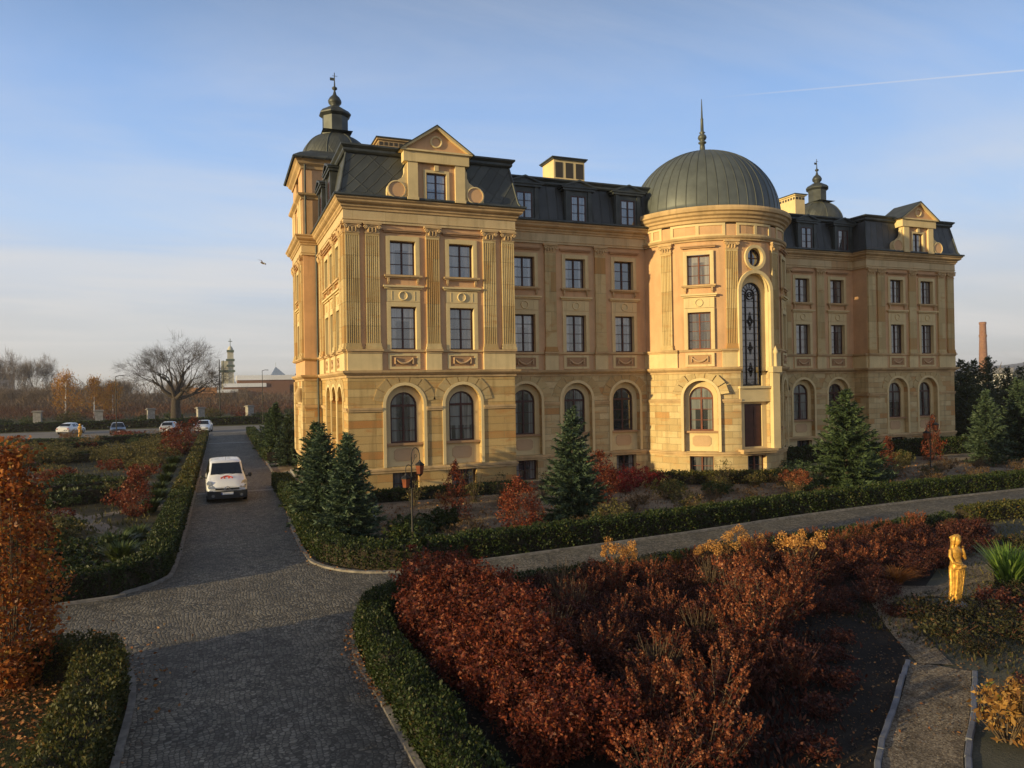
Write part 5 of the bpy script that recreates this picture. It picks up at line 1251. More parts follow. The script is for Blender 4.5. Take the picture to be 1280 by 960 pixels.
fg = [(6.1, 25.6, 0), (7.4, 25.9, 1), (5.6, 23.4, 1), (7.2, 23.3, 3), (8.3, 24.8, 3), (10.9, 27.9, 3), (11.6, 30.6, 4), (10.5, 31.6, 4), (7.8, 31.6, 4), (9.2, 31.8, 3), (14.1, 25.6, 3), (13.6, 30.8, 4), (15.6, 26.2, 3), (16.9, 27.6, 3), (17.6, 25.4, 2), (18.6, 28.3, 2), (20, 29.8, 0), (21.2, 28.2, 0), (22.3, 29.3, 2), (19.6, 26.4, 3), (21.5, 26.2, 3), (23.1, 30.2, 4), (24.6, 29.6, 2), (26.0, 29.5, 3), (30.4, 28.6, 0), (31.6, 28.2, 0), (31, 30.3, 2), (33, 28.7, 3), (35.2, 28.4, 2), (36, 31, 2), (37.2, 29.4, 3), (36.6, 33.4, 0), (39, 30.2, 3), (40.4, 29.5, 3), (38.4, 32.8, 2), (44.8, 28.6, 2), (41, 27.6, 3), (46, 29.4, 4), (34.2, 32.8, 2), (39.9, 34.2, 0), (11.6, 23.2, 3), (17.3, 23.7, 3), (24.6, 25, 3), (29.5, 25.3, 3), (32.5, 26.1, 3), (36, 26.4, 3), (13.2, 23.6, 2)]
FGL = ['dark green rounded bush on the pale gravel of the front garden', 'very dark clipped bush on the gravel near the street lamp', 'olive green twiggy perennial in the front garden', 'dry straw coloured twiggy plant on the gravel of the front garden', 'thin upright half bare rose bush close to the palace wall']
for i, (x, y, k) in enumerate(fg):
    plant(['bush', 'bush', 'perennial', 'dry_perennial', 'rose_bush'][k], dk[k], x, y, rng.uniform(.75, 1.15), i*1.9, FGL[k], ['bush', 'bush', 'plant', 'plant', 'rose bush'][k], ['dark bushes in the front garden', 'clipped bushes by the lamp', 'olive perennials in the front garden', 'dry plants in the front garden', 'rose bushes by the wall'][k])
# left garden
yuc = blades(.8, .7, 131, l_green, 260, .035, .6)
for i, (x, y, s) in enumerate(((-2.9, 25.2, 1.1), (-3.2, 27, 1.15), (-2.8, 28.6, 1.), (-2.9, 35.5, 1.), (-2.8, 38.5, 1.1), (-3, 41.5, 1.1), (-3.0, 46, 1.1), (-3.1, 51, 1.2), (-3.2, 57, 1.2), (-3, 72, 1.3))):
    plant('broadleaf_clump', yuc, x, y, s, i*1.3, 'green clump of broad strap leaves inside the hedge left of the drive', 'plant', 'broad leaved clumps left of the drive')
LC = [leafy(1.75, .62, 141, l_red, 3000, .04, 'column', 20), leafy(2.2, .8, 142, l_red, 3000, .05, 'column', 20)]
plant('column_shrub', LC[0], -3.4, 34.6, 1.02, 0, 'squat russet beech column in the left garden near the van', 'shrub')
for x, y, s, lab in ((-3.6, 61, 1.1, 'russet bush in the left garden, nearer of the overlapping pair by the hedge'), (-3.1, 66.5, 1.15, 'russet bush behind its neighbour near the parked silver car'), (-2.7, 84, 1.1, 'slim russet tree in front of the car parked nearest the drive')):
    plant('column_shrub', LC[1], x, y, s, x, lab, 'shrub')
LP = [leafy(1.2, 1.4, 151, l_olive, 2600, .055, 'dome', 26, stem=m_stemb), leafy(.8, 1.1, 152, l_green, 2200, .055, 'dome', 12), leafy(.8, 1., 153, l_red, 1400, .05, 'dome', 20), leafy(.6, 1.2, 154, l_hedge, 2200, .055, 'dome', 8), leafy(1.6, 1.3, 155, l_straw, 1300, .05, 'dome', 40, stem=m_stemb)]
LL = ['olive feathery herb mound in the left garden', 'green leafy mound in the left garden', 'low russet herb clump in the left garden', 'dark evergreen cushion in the left garden', 'tall straw coloured stalks in the left garden']
LN = ['herb_mound', 'leafy_mound', 'russet_herb', 'evergreen_cushion', 'dry_stalks']
cnt = 0
for i in range(150):
    y = 23+74*rng.random()**1.35; lo = -.26*y-5; x = lo+(-3.3-lo)*rng.random()
    band = math.sin(y*.33+x*.12)
    k = 0 if 52 < y < 76 and rng.random() < .7 else (3 if band > .45 else (2 if band < -.6 else int(rng.integers(0, 5))))
    if abs(x+4.4) < 1.2 and 30 < y < 37.5: continue
    plant(LN[k], LP[k], x, y, rng.uniform(.7, 1.15)*(1 if k != 4 else .8), i, LL[k], 'plant', LN[k].replace('_', ' ')+' plants in the left garden')
for i, (a, c) in enumerate((((-15, 66.5), (-9.4, 63.5)), ((-17, 74), (-10, 78)), ((-12, 86), (-4.5, 88)), ((-9.5, 38.6), (-4.2, 40.3)), ((-10.5, 41.5), (-4.2, 43.2)), ((-21, 86), (-13, 84)))):
    hedge([a, c], .8, .75, l_hedge, 120, .08, 160+i, 'dark low box hedge row across the left garden', 'box hedge rows in the left garden')
# ground cover that nobody could count
def scatter(name, n, fx, mat, size, z=.015, upright=False, w=.6):
    P = fx(n); P = np.column_stack([P, np.full(len(P), z)]); A = rdir(rng, len(P))
    if upright: A[:, 2] = np.abs(A[:, 2])+1.2
    else: A[:, 2] *= .25
    A /= np.linalg.norm(A, axis=1, keepdims=True); s = size*rng.uniform(.6, 1.4, len(P)); P[:, 2] += s*(.8 if upright else .25)
    return tag(link(name, quads(name, P, A*s[:, None], perp(rng, A)*(s*w)[:, None], mat)), kind='stuff')
def along(path, spread, bias=0.):
    P = [Vector(p) for p in path]; L = [0]
    for a, c in zip(P, P[1:]): L.append(L[-1]+(c-a).length)
    xs, ys = [p[0] for p in path], [p[1] for p in path]
    def f(n):
        t = rng.random(n)*L[-1]; return np.column_stack([np.interp(t, L, xs)+rng.normal(bias, spread, n), np.interp(t, L, ys)+rng.normal(0, spread, n)])
    return f
scatter('fallen_leaves', 900, along(EDGE_R[8:32], .10, .02), l_litter, .028, .085)
scatter('fallen_leaves', 500, along(EDGE_B[28:60], .12), l_litter, .035, .085)
def disc(cx, cy, sx, sy):
    def f(n): return np.column_stack([rng.normal(cx, sx, n), rng.normal(cy, sy, n)])
    return f
def rect(x0, x1, y0, y1):
    def f(n): return np.column_stack([rng.uniform(x0, x1, n), rng.uniform(y0, y1, n)])
    return f
scatter('fallen_leaves', 3200, disc(-3.6, 14.6, 1.0, 1.5), l_litter, .036, .03)
scatter('fallen_leaves', 900, rect(2.7, 13, 7.5, 17.4), l_litter, .03, .02)
scatter('lawn_grass', 26000, rect(-6.5, -2.3, 9, 16.6), l_olive, .022, 0., True, .14)
scatter('bed_stalks', 3500, lambda n: (lambda t: np.column_stack([7.0+t*4.2+rng.normal(-.9, .7, n), 7.6+t*4.2+rng.normal(.5, .5, n)]))(rng.random(n)), l_dark, .06, 0., True, .3)
scatter('mulch_chips', 9000, rect(3, 14, 7.5, 17.5), l_twig, .022, .015)
scatter('fallen_leaves', 2500, rect(3.5, 45, 24, 33), l_litter, .05, .02)
scatter('garden_herbs', 9000, lambda n: (lambda y: np.column_stack([-2.8-(.26*y+3)*rng.random(n), y]))(23+72*rng.random(n)**1.5), l_olive, .09, 0., True, .3)
scatter('garden_herbs', 6000, rect(17.5, 32, 10.5, 18.4), l_olive, .05, 0., True, .25)
scatter('dead_stalks', 7000, rect(3.6, 48, 24.2, 32.5), l_drystalk, .07, 0., True, .12)
scatter('garden_herbs', 9000, rect(12.6, 24, 8.5, 13), l_gc, .045, 0., True, .3)
# ------------------------------------------------------------------ vehicles
def carpaint(name, col, metal=0.): 
    m, nt, out = newmat(name); tc = nd(nt, 'ShaderNodeTexCoord')
    n = nd(nt, 'ShaderNodeTexNoise', {'Vector': tc.outputs['Object'], 'Scale': 2.5, 'Detail': 5.})
    z = nd(nt, 'ShaderNodeSeparateXYZ', {0: tc.outputs['Object']}).outputs[2]
    dirt = math_(nt, 'MULTIPLY', mapr(nt, z, .2, .8, .55, .04), n.outputs[0])
    c = mix_(nt, dirt, col, (.16, .13, .10))
    b = nd(nt, 'ShaderNodeBsdfPrincipled', {'Base Color': c, 'Roughness': .32, 'Metallic': metal, 'Coat Weight': .6, 'Coat Roughness': .08})
    nt.links.new(b.outputs[0], out.inputs[0]); return m
m_cwhite = carpaint('white_car_paint', (.76, .75, .73)); m_csilver = carpaint('silver_car_paint', (.55, .55, .55), .5); m_cdark = carpaint('dark_car_paint', (.03, .034, .045), .3)
m_lamp_c = simple('headlamp_glass', (.30, .31, .31), .1, .5, .8); m_lamp_r = simple('tail_lamp', (.35, .015, .01), .2, 0, .6); m_chrome = simple('chrome', (.5, .5, .5), .18, .9)
m_redmark = simple('red_decal', (.55, .06, .03), .5); m_rim = simple('wheel_rim', (.32, .32, .33), .35, .6); m_indic = simple('clear_lens', (.55, .5, .42), .2)
def car(name, x, y, rz, paint, st, ws, rw, sides, wheels, label, cat, group=None, R_=.31, van=False, width=.9):
    """st: stations (y, z bottom, z shoulder, z top, half width, half width of the top)"""
    o = empty(name, (x, y, 0), rz, label, cat, group)
    def at(yy):
        for a, c in zip(st, st[1:]):
            if a[0] <= yy <= c[0]+1e-6:
                t = (yy-a[0])/(c[0]-a[0]); return [a[i]+(c[i]-a[i])*t for i in range(6)]
        return list(st[-1])
    def ring(s):
        yy, zb, zs, zt, hw, ht = s; h = zt-zs; q = [(hw*.90, zb), (hw*.985, zb+.10), (hw, zb+.25), (hw*.995, zs-.08), (hw*.965, zs), (ht+(hw*.965-ht)*.3, zs+h*.72), (ht, zt-.045), (ht*.90, zt-.008), (ht*.5, zt+.02)]
        return [(-a, yy, z) for a, z in q]+[(0, yy, zt+.028)]+[(a, yy, z) for a, z in q[::-1]]
    b = MB(); ys = [s[0] for s in st]; fine = sorted(set(ys+[ys[0]+(ys[-1]-ys[0])*i/24 for i in range(25)]))
    rows = [ring(at(v)) for v in fine]
    b.grid(rows, 0, False, True); b.face(rows[0], 0, smooth=True); b.face(rows[-1][::-1], 0, smooth=True)
    b.build('body', [paint], o)
    def pan(nm, pts, mat, off=.014):
        v = [Vector(p) for p in pts]; n = (v[1]-v[0]).cross(v[2]-v[0]).normalized()
        c = sum(v, Vector())/len(v)
        if n.dot(c-Vector((0, (ys[0]+ys[-1])/2, .7))) < 0: n = -n
        bb = MB(); top = [p+n*off for p in v]; bb.face(top); 
        for i in range(len(v)): bb.face([top[i], top[(i+1) % len(v)], v[(i+1) % len(v)]-n*.03, v[i]-n*.03])
        return bb.build(nm, [mat], o)
    for nm, (y0, y1) in (('windscreen', ws), ('rear_window', rw)):
        a, c = at(y0), at(y1); bt = [(-a[5]*.93, y0, a[3]-.0), (a[5]*.93, y0, a[3]-.0)]; tp = [(c[5]*.88, y1, c[3]+.0), (-c[5]*.88, y1, c[3]+.0)]
        pan(nm, bt+tp, m_car_glass, .03)
    for s in (-1, 1):
        for y0, y1, k0, k1 in sides:
            P = []
            for yy, f in ((y0, k0), (y1, k0), (y1, k1), (y0, k1)):
                q = at(yy); hw, ht, zs, zt = q[4], q[5], q[2], q[3]
                P.append((s*((hw*.965)+(ht-hw*.965)*f), yy, zs+(zt-zs)*f))
            pan('side_window', P, m_car_glass, .012)
        for yy in wheels:
            w = MB(); xx = s*(width-.1)
            w.lathe([(R_*.62, -.09), (R_*.93, -.1), (R_, -.06), (R_, .06), (R_*.93, .1), (R_*.62, .09)], n=20)
            wh = w.build('wheel', [m_tyre], o, (xx, yy, R_)); wh.rotation_euler = (0, R(90), 0)
            r = MB(); r.lathe([(R_*.62, -.085), (R_*.55, -.06), (.0, -.05)], n=14); r.lathe([(R_*.62, .085), (R_*.55, .06), (.0, .05)], n=14)
            for k in range(5):
                a = 2*math.pi*k/5; r.tube([(0, 0, .06*1), (math.cos(a)*R_*.58, math.sin(a)*R_*.58, .075)], .03, 4); r.tube([(0, 0, -.06), (math.cos(a)*R_*.58, math.sin(a)*R_*.58, -.075)], .03, 4)
            r.build('rim', [m_rim], wh)
        m = MB(); yy = ws[0]+.22; q = at(yy)
        m.tube([(s*q[4]*.95, yy, q[2]+.03), (s*(q[4]+.1), yy-.02, q[2]+.08)], .03, 5)
        m.lathe([(.02, -.1), (.09, -.07), (.11, 0), (.09, .08), (.02, .1)], (0, 0), 8)
        for i in range(len(m.v)-40, len(m.v)):
            v = m.v[i]; m.v[i] = (v[0]*.85+s*(q[4]+.17), v[1]*.5+yy, v[2]*1.0+q[2]+.1)
        m.build('mirror', [m_black if van else paint], o)
    return o, at, pan
# white van coming towards the camera on the drive
VS = [(0., .30, .62, .74, .80, .62), (.08, .24, .70, .86, .85, .66), (.35, .22, .86, 1.0, .89, .71), (.85, .2, .98, 1.14, .905, .75), (1.05, .2, 1.02, 1.22, .905, .76), (1.75, .2, 1.05, 1.72, .905, .70), (2.1, .2, 1.05, 1.81, .905, .70), (3.9, .2, 1.05, 1.80, .905, .70), (4.28, .24, 1.05, 1.74, .89, .69), (4.4, .32, 1.0, 1.55, .84, .67)]
van, at, pan = car('van', .22, 36.75, R(1.5), m_cwhite, VS, (1.06, 1.72), (4.3, 4.39), [(1.35, 1.95, .10, .86), (2.05, 2.95, .1, .88), (3.1, 3.95, .1, .88)], (.86, 3.6), 'white delivery van with red bonnet emblem driving down the cobbled drive', 'van', None, .31, True)
b = MB(); b.box(-.80, .80, -.075, .2, .22, .56); b.box(-.875, -.62, -.05, .4, .24, .58); b.box(.62, .875, -.05, .4, .24, .58); b.build('bumper', [m_black], van)
b = MB(); b.box(-.52, .52, -.09, -.0, .63, .70); b.build('grille', [m_black], van)
b = MB()
for z in (.665, .735):
    for s in (-1, 1): b.tube([(s*.16, -.095, z-.05), (0, -.115, z+.05)], .016, 5)
b.build('chevron_emblem', [m_chrome], van)
b = MB(); b.box(-.26, .26, -.11, -.07, .40, .51); pl = b.build('number_plate', [m_white], van)
b = MB(); b.box(-.26, -.215, -.114, -.109, .402, .508); b.build('blue_strip', [simple('plate_blue', (.02, .05, .25), .4)], pl)
for s in (-1, 1):
    pts = [(s*.52, .02, .70), (s*.80, .05, .66), (s*.88, .36, .90), (s*.80, .44, 1.0), (s*.66, .26, .96)]
    b = MB(); v = [Vector(p)+Vector((s*.012, -.05, .02)) for p in pts]; b.face(v if s < 0 else v[::-1])
    for i in range(5):
        a, c = v[i], v[(i+1) % 5]; b.face([a, c, c+Vector((-s*.03, .12, -.03)), a+Vector((-s*.03, .12, -.03))])
    hl = b.build('headlight', [m_lamp_c], van)
    b = MB(); b.lathe([(0, -.02), (.05, -.01), (.06, .02), (0, .03)], n=10); k = b.build('indicator', [m_indic], hl, (s*.80, .16, .83)); 
    b = MB(); b.tube([(s*.62, -.09, .36), (s*.62, -.05, .36)], .07, 10); b.build('fog_lamp', [m_lamp_c], van)
# red emblem on the bonnet: an arch over small figures
b = MB()
def bon(x, y): q = at(y); return (x, y, q[3]+.028-.02*abs(x)/.5+.012)
pts = [bon(-.27+.54*i/14, .62+.14*math.sin(math.pi*i/14)) for i in range(15)]
b.tube(pts, [.02+.03*math.sin(math.pi*i/14) for i in range(15)], 5)
for x in (-.09, .09): b.tube([bon(x, .52), bon(x*1.1, .60)], [.035, .045], 6)
for x in (-.24, .24): b.tube([bon(x, .53), bon(x, .59)], .03, 5)
b.build('bonnet_emblem', [m_redmark], van)
for s in (-1, 1):
    b = MB(); b.tube([(s*.1, .98, 1.215), (s*.62, 1.10, 1.27)], .012, 4); b.build('wiper', [m_black], van)
b = MB(); b.tube([(0, 2.0, 1.83), (0, 2.15, 2.05)], .008, 4); b.build('aerial', [m_black], van)
SED = [(0., .30, .52, .60, .74, .60), (.1, .22, .60, .70, .83, .68), (.6, .2, .72, .80, .88, .74), (1.25, .2, .84, .92, .89, .76), (2.05, .2, .88, 1.40, .89, .60), (2.7, .2, .88, 1.44, .89, .60), (3.5, .2, .88, 1.36, .89, .60), (4.1, .22, .86, 1.0, .88, .70), (4.5, .26, .78, .94, .84, .66), (4.6, .36, .70, .86, .78, .6)]
HAT = [(0., .30, .55, .64, .76, .60), (.1, .22, .64, .76, .84, .68), (.7, .2, .80, .92, .88, .74), (1.1, .2, .88, 1.0, .89, .76), (1.85, .2, .92, 1.46, .89, .62), (2.4, .2, .92, 1.52, .89, .62), (3.5, .2, .92, 1.46, .89, .60), (4.0, .24, .90, 1.05, .86, .66), (4.1, .36, .8, .92, .80, .62)]
def parked(kind, x, y, rz, paint, label):
    st = SED if kind == 's' else HAT
    ws, rw = ((1.3, 2.0), (3.55, 4.05)) if kind == 's' else ((1.15, 1.82), (3.55, 3.97))
    o, at_, pan_ = car('car', x, y, R(rz), paint, st, ws, rw, [(1.75, 2.6, .12, .84), (2.7, 3.5, .12, .82)], (.85, st[-1][0]-.9), label, 'car', 'cars parked beyond the left garden')
    L = st[-1][0]
    for s in (-1, 1):
        b = MB(); b.box(*sorted((s*.45, s*.76)), -.02, .2, .56, .68); b.build('headlight', [m_lamp_c], o)
        b = MB(); b.box(*sorted((s*.56, s*.76)), L-.16, L+.02, .68, .80); b.build('tail_light', [m_lamp_r], o)
    b = MB(); b.box(-.26, .26, -.06, .05, .38, .49); b.build('number_plate', [m_white], o)
    b = MB(); b.box(-.26, .26, L-.05, L+.04, .5, .62); b.build('number_plate', [m_white], o)
    return o
parked('s', -17.6, 112.5, 165, m_cwhite, 'white saloon car parked with its back to the camera, farthest left of the row')
parked('s', -11.9, 103.0, 8, m_cdark, 'dark car facing the camera between the white saloon and the silver hatchback')
parked('h', -5.7, 104.0, 172, m_csilver, 'silver hatchback parked behind the russet bush')
parked('h', -2.3, 100.2, -6, m_cwhite, 'white car facing the camera at the top end of the drive')
# ------------------------------------------------------------------ lamps
m_lant = simple('amber_lantern_glass', (.20, .055, .022), .3, 0, .5, var=.3)
def lantern(o, x, y, z):
    b = MB(); n = 6
    b.lathe([(.155, z+.02), (.16, z+.045), (.05, z+.13), (.03, z+.17), (.012, z+.2)], (x, y), n, 0, smooth=False)
    b.lathe([(.145, z+.02), (.10, z-.26), (.06, z-.30), (.02, z-.33), (.001, z-.35)], (x, y), n, 0, smooth=False)
    l = b.build('lantern', [m_iron], o)
    g = MB(); g.lathe([(.151, z+.012), (.109, z-.25)], (x, y), n, 0, smooth=False)
    g.build('glass', [m_lant], l)
def lamp(x, y, rz, label, s=1.):
    o = empty('street_lamp', (x, y, 0), rz, label, 'street lamp', 'two armed street lamps')
    o.scale = (s, s, s)
    b = MB(); b.tube([(0, 0, 0), (0, 0, .25), (0, 0, .3), (0, 0, 2.0), (0, 0, 3.02)], [.06, .05, .034, .028, .022], 8); b.lathe([(.06, .28), (.075, .33), (.05, .4)], n=8); b.build('pole', [m_iron], o)
    b = MB(); pts = [(0, 0, 2.92)]+[(.13-.13*math.cos(t), 0, 3.05+.26*math.sin(t)) for t in [math.pi*i/10 for i in range(11)]]+[(.26, 0, 2.93)]
    b.tube(pts, .016, 5); b.tube([(0, 0, 2.75), (.09, 0, 2.95), (.1, 0, 3.08), (.14, 0, 3.12), (.17, 0, 3.05), (.13, 0, 2.98)], .011, 5); b.build('bracket', [m_iron], o)
    lantern(o, .26, 0, 2.74)
    b = MB(); pts = [(0, 0, 2.62)]+[(-.09+.09*math.cos(t), 0, 2.66+.12*math.sin(t)) for t in [math.pi*i/8 for i in range(9)]]+[(-.18, 0, 2.5)]
    b.tube(pts, .014, 5); b.build('bracket', [m_iron], o); lantern(o, -.18, 0, 2.33); return o
lamp(5.55, 22.75, -.2, 'two armed lamp with amber lanterns rising from the hedge in front of the near pavilion')
lamp(34.0, 27.4, -.5, 'two armed lamp with amber lanterns in front of the far pavilion', 1.03)
for x, y, h, lab in ((-11.9, 101.3, 7.2, 'thin pole beside the dark parked car'), (5.9, 118, 8.2, 'thin lamp post in front of the modern church'), (-31, 118, 8, 'thin pole behind the white saloon car')):
    b = MB(); b.tube([(0, 0, 0), (0, 0, h)], [.07, .04], 6); b.tube([(0, 0, h), (.4, 0, h+.12), (.9, 0, h+.1)], [.05, .04, .06], 5)
    tag(b.build('lamp_post', [m_iron], None, (x, y, 0)), lab, 'lamp post', 'thin lamp posts by the car park')
o = empty('lamp_post', (-.2, 160, 0), 0, 'tall two headed lamp post between the bare tree and the church tower', 'lamp post')
b = MB(); b.tube([(0, 0, 0), (0, 0, 11.6)], [.14, .09], 6); b.build('pole', [m_iron], o)
for s, z in ((-1, 7.6), (.0, 9.)):
    b = MB(); b.tube([(0, 0, z-.9), (-.9, 0, z-1.1), (-1.4, 0, z-.4)], .08, 5); b.box(-1.6, -1.25, -.2, .2, z-.4, z-.1); b.build('arm', [m_iron], o)
# ------------------------------------------------------------------ statue
def statue(x, y, rz, label, s=1.):
    b = MB(); rows = []
    N = 28; fig = [(0., .15, .13, -.06, 0), (.05, .125, .11, -.06, 0), (.25, .115, .105, -.04, 0), (.5, .14, .12, .0, 0), (.7, .165, .135, .03, .01), (.80, .17, .14, .04, .01), (.86, .155, .13, .03, .0), (.92, .14, .112, .015, 0), (1.0, .122, .10, .0, 0), (1.08, .13, .105, -.005, 0), (1.17, .15, .11, -.005, 0), (1.23, .145, .095, -.005, 0), (1.275, .085, .07, 0, -.005), (1.30, .05, .05, 0, -.01), (1.34, .046, .048, 0, -.015)]
    for z, rx, ry, cx, cy in fig:
        f = .10 if z < .84 else 0
        rows.append([(cx+rx*(1+f*math.sin(k/N*2*math.pi*9+z*1.2))*math.cos(2*math.pi*k/N), cy+ry*(1+f*math.sin(k/N*2*math.pi*9+z*1.2))*math.sin(2*math.pi*k/N), z) for k in range(N)])
    b.grid(rows, 0, True); b.face(rows[0][::-1]); b.face(rows[-1])
    hd = [(1.32, .035), (1.35, .06), (1.39, .078), (1.44, .085), (1.49, .082), (1.53, .062), (1.555, .03)]
    rows = [[(r*.80*math.cos(2*math.pi*k/16), -.035+r*(1.02+(.10 if abs(k-12) < 1.5 and 1.38 < z < 1.46 else 0))*math.sin(2*math.pi*k/16), z) for k in range(16)] for z, r in hd]
    b.grid(rows, 0, True); b.face(rows[0][::-1]); b.face(rows[-1])
    for t in np.linspace(-.12, 1.12, 15): # wavy hair falling to the shoulders
        a = math.pi*t; ca, sa = math.cos(a), math.sin(a); b.tube([(ca*.03, -.04+sa*.03, 1.56), (ca*.075, -.03+sa*.07, 1.52), (ca*.1, -.015+sa*.085, 1.43), (ca*.085, .0+sa*.08, 1.34), (ca*.105, .015+sa*.085, 1.25)], [.02, .026, .026, .02, .01], 6)
    b.tube([(0, .07, 1.5), (0, .1, 1.47), (0, .09, 1.43)], [.04, .055, .03], 8)
    # nose, bent arms with hands: one at the chin, one holding the cloth
    b.tube([(0, -.115, 1.45), (0, -.13, 1.42), (0, -.115, 1.415)], [.008, .014, .01], 5)
    b.tube([(-.14, 0, 1.22), (-.19, -.03, 1.08), (-.17, -.08, .96), (-.1, -.14, .92), (-.03, -.165, .90)], [.045, .04, .034, .03, .022], 8)
    b.tube([(.14, 0, 1.22), (.17, -.05, 1.08), (.15, -.12, 1.03), (.08, -.16, 1.16), (.045, -.15, 1.27)], [.045, .038, .034, .028, .022], 8)
    for hx, hy, hz, dx, dz in ((-.03, -.17, .90, .012, -.01), (.045, -.15, 1.29, -.006, .014)):
        for k in range(4): b.tube([(hx+(k-1.5)*.012, hy, hz), (hx+(k-1.5)*.013+dx, hy-.012, hz+dz*2+.008), (hx+(k-1.5)*.012+dx*1.6, hy-.005, hz+dz*3.4)], [.008, .007, .005], 4)
        b.tube([(hx+.02, hy+.01, hz), (hx+.035, hy-.01, hz+.015), (hx+.03, hy-.02, hz+.03)], [.008, .008, .006], 4)
    # loose fold of cloth round the hip and down the side
    b.tube([(-.17, -.09, .80), (-.05, -.17, .84), (.1, -.16, .86), (.2, -.05, .84), (.17, .1, .82)], [.02, .03, .035, .035, .02], 6)
    b.tube([(.18, -.05, .82), (.19, -.04, .6), (.14, -.03, .36), (.08, -.02, .2)], [.03, .04, .03, .012], 7)
    for k in range(5): b.tube([(-.08+k*.05, -.125, .78), (-.09+k*.042, -.115, .45), (-.13+k*.035, -.105, .05)], [.010, .014, .016], 5)
    o = tag(b.build('statue', [m_gold], None, (x, y, .06), rz), label, 'statue', 'golden garden statues'); o.scale = (s, s, s)
    r = o.modifiers.new('fuse', 'REMESH'); r.mode = 'VOXEL'; r.voxel_size = .008; r.use_smooth_shade = True
    q = o.modifiers.new('soft', 'SMOOTH'); q.iterations = 1; q.factor = .5
    b = MB(); b.lathe([(.24, -.08), (.24, 0), (.2, .012), (0, .012)], n=16); b.build('base', [m_stonegrey], o)
    return o
statue(15.63, 12.0, R(-5), 'golden statue of a draped woman in the rough bed beside the stone path')
statue(-15.3, 98.2, R(10), 'small distant golden statue beside the white saloon car', 1.05)
# ------------------------------------------------------------------ steps, box, gate piers
b = MB()
for i in range(3): b.box(2.98+.42*i, 4.6, 43.4, 46.2, 0 if i == 0 else .15*i, .15*(i+1)-.001)
b.box(3.0, 3.2, 43.0, 43.38, 0, .35)
tag(b.build('steps', [m_pale]), 'pale stone steps leading from the drive to the palace', 'steps')
b = MB(); b.box(-.16, .16, -.1, .1, 0, .55); b.box(-.2, .2, -.14, .14, .55, .6); tag(b.build('utility_box', [simple('pale_grey_metal', (.42, .44, .46), .5)], None, (5.55, 29.4, 0), -.2), 'small pale grey box beside the spruces at the palace corner', 'box')
for i, (x, y) in enumerate(((-29.4, 148), (-19.4, 143), (-11.6, 145.3), (-3.5, 145.8), (5.1, 150))):
    o = empty('gate_pier', (x, y, 0), .1*i, 'squat grey stone pier with a flat cap along the far hedge', 'pier', 'stone piers along the far hedge')
    b = MB(); b.box(-.58, .58, -.58, .58, 0, 2.1); b.box(-.66, .66, -.66, .66, 0, .3); b.build('shaft', [m_stonegrey], o)
    b = MB(); b.box(-.8, .8, -.8, .8, 2.1, 2.24); b.box(-.64, .64, -.64, .64, 2.24, 2.38); b.build('cap', [m_pale], o)
hedge([(-15, 121.5), (-3, 122), (6, 122.5), (40, 124)], 1.6, 1.15, l_hedge, 50, .15, 201, 'long dark hedge behind the parked cars', 'far hedges')
hedge([(-42, 121), (-28, 121), (-15.2, 121.5)], 1.5, 1.15, l_hedge, 50, .15, 202, 'dark hedge behind the white saloon car', 'far hedges')
for i in range(12):
    plant('bush', LP[[0, 2, 3, 1][i % 4]], -46+i*5.5+rng.normal(0, 1), 152+rng.normal(0, 4), 1.7, i, 'rough bush on the verge beyond the far hedge', 'bush', 'bushes beyond the far hedge')
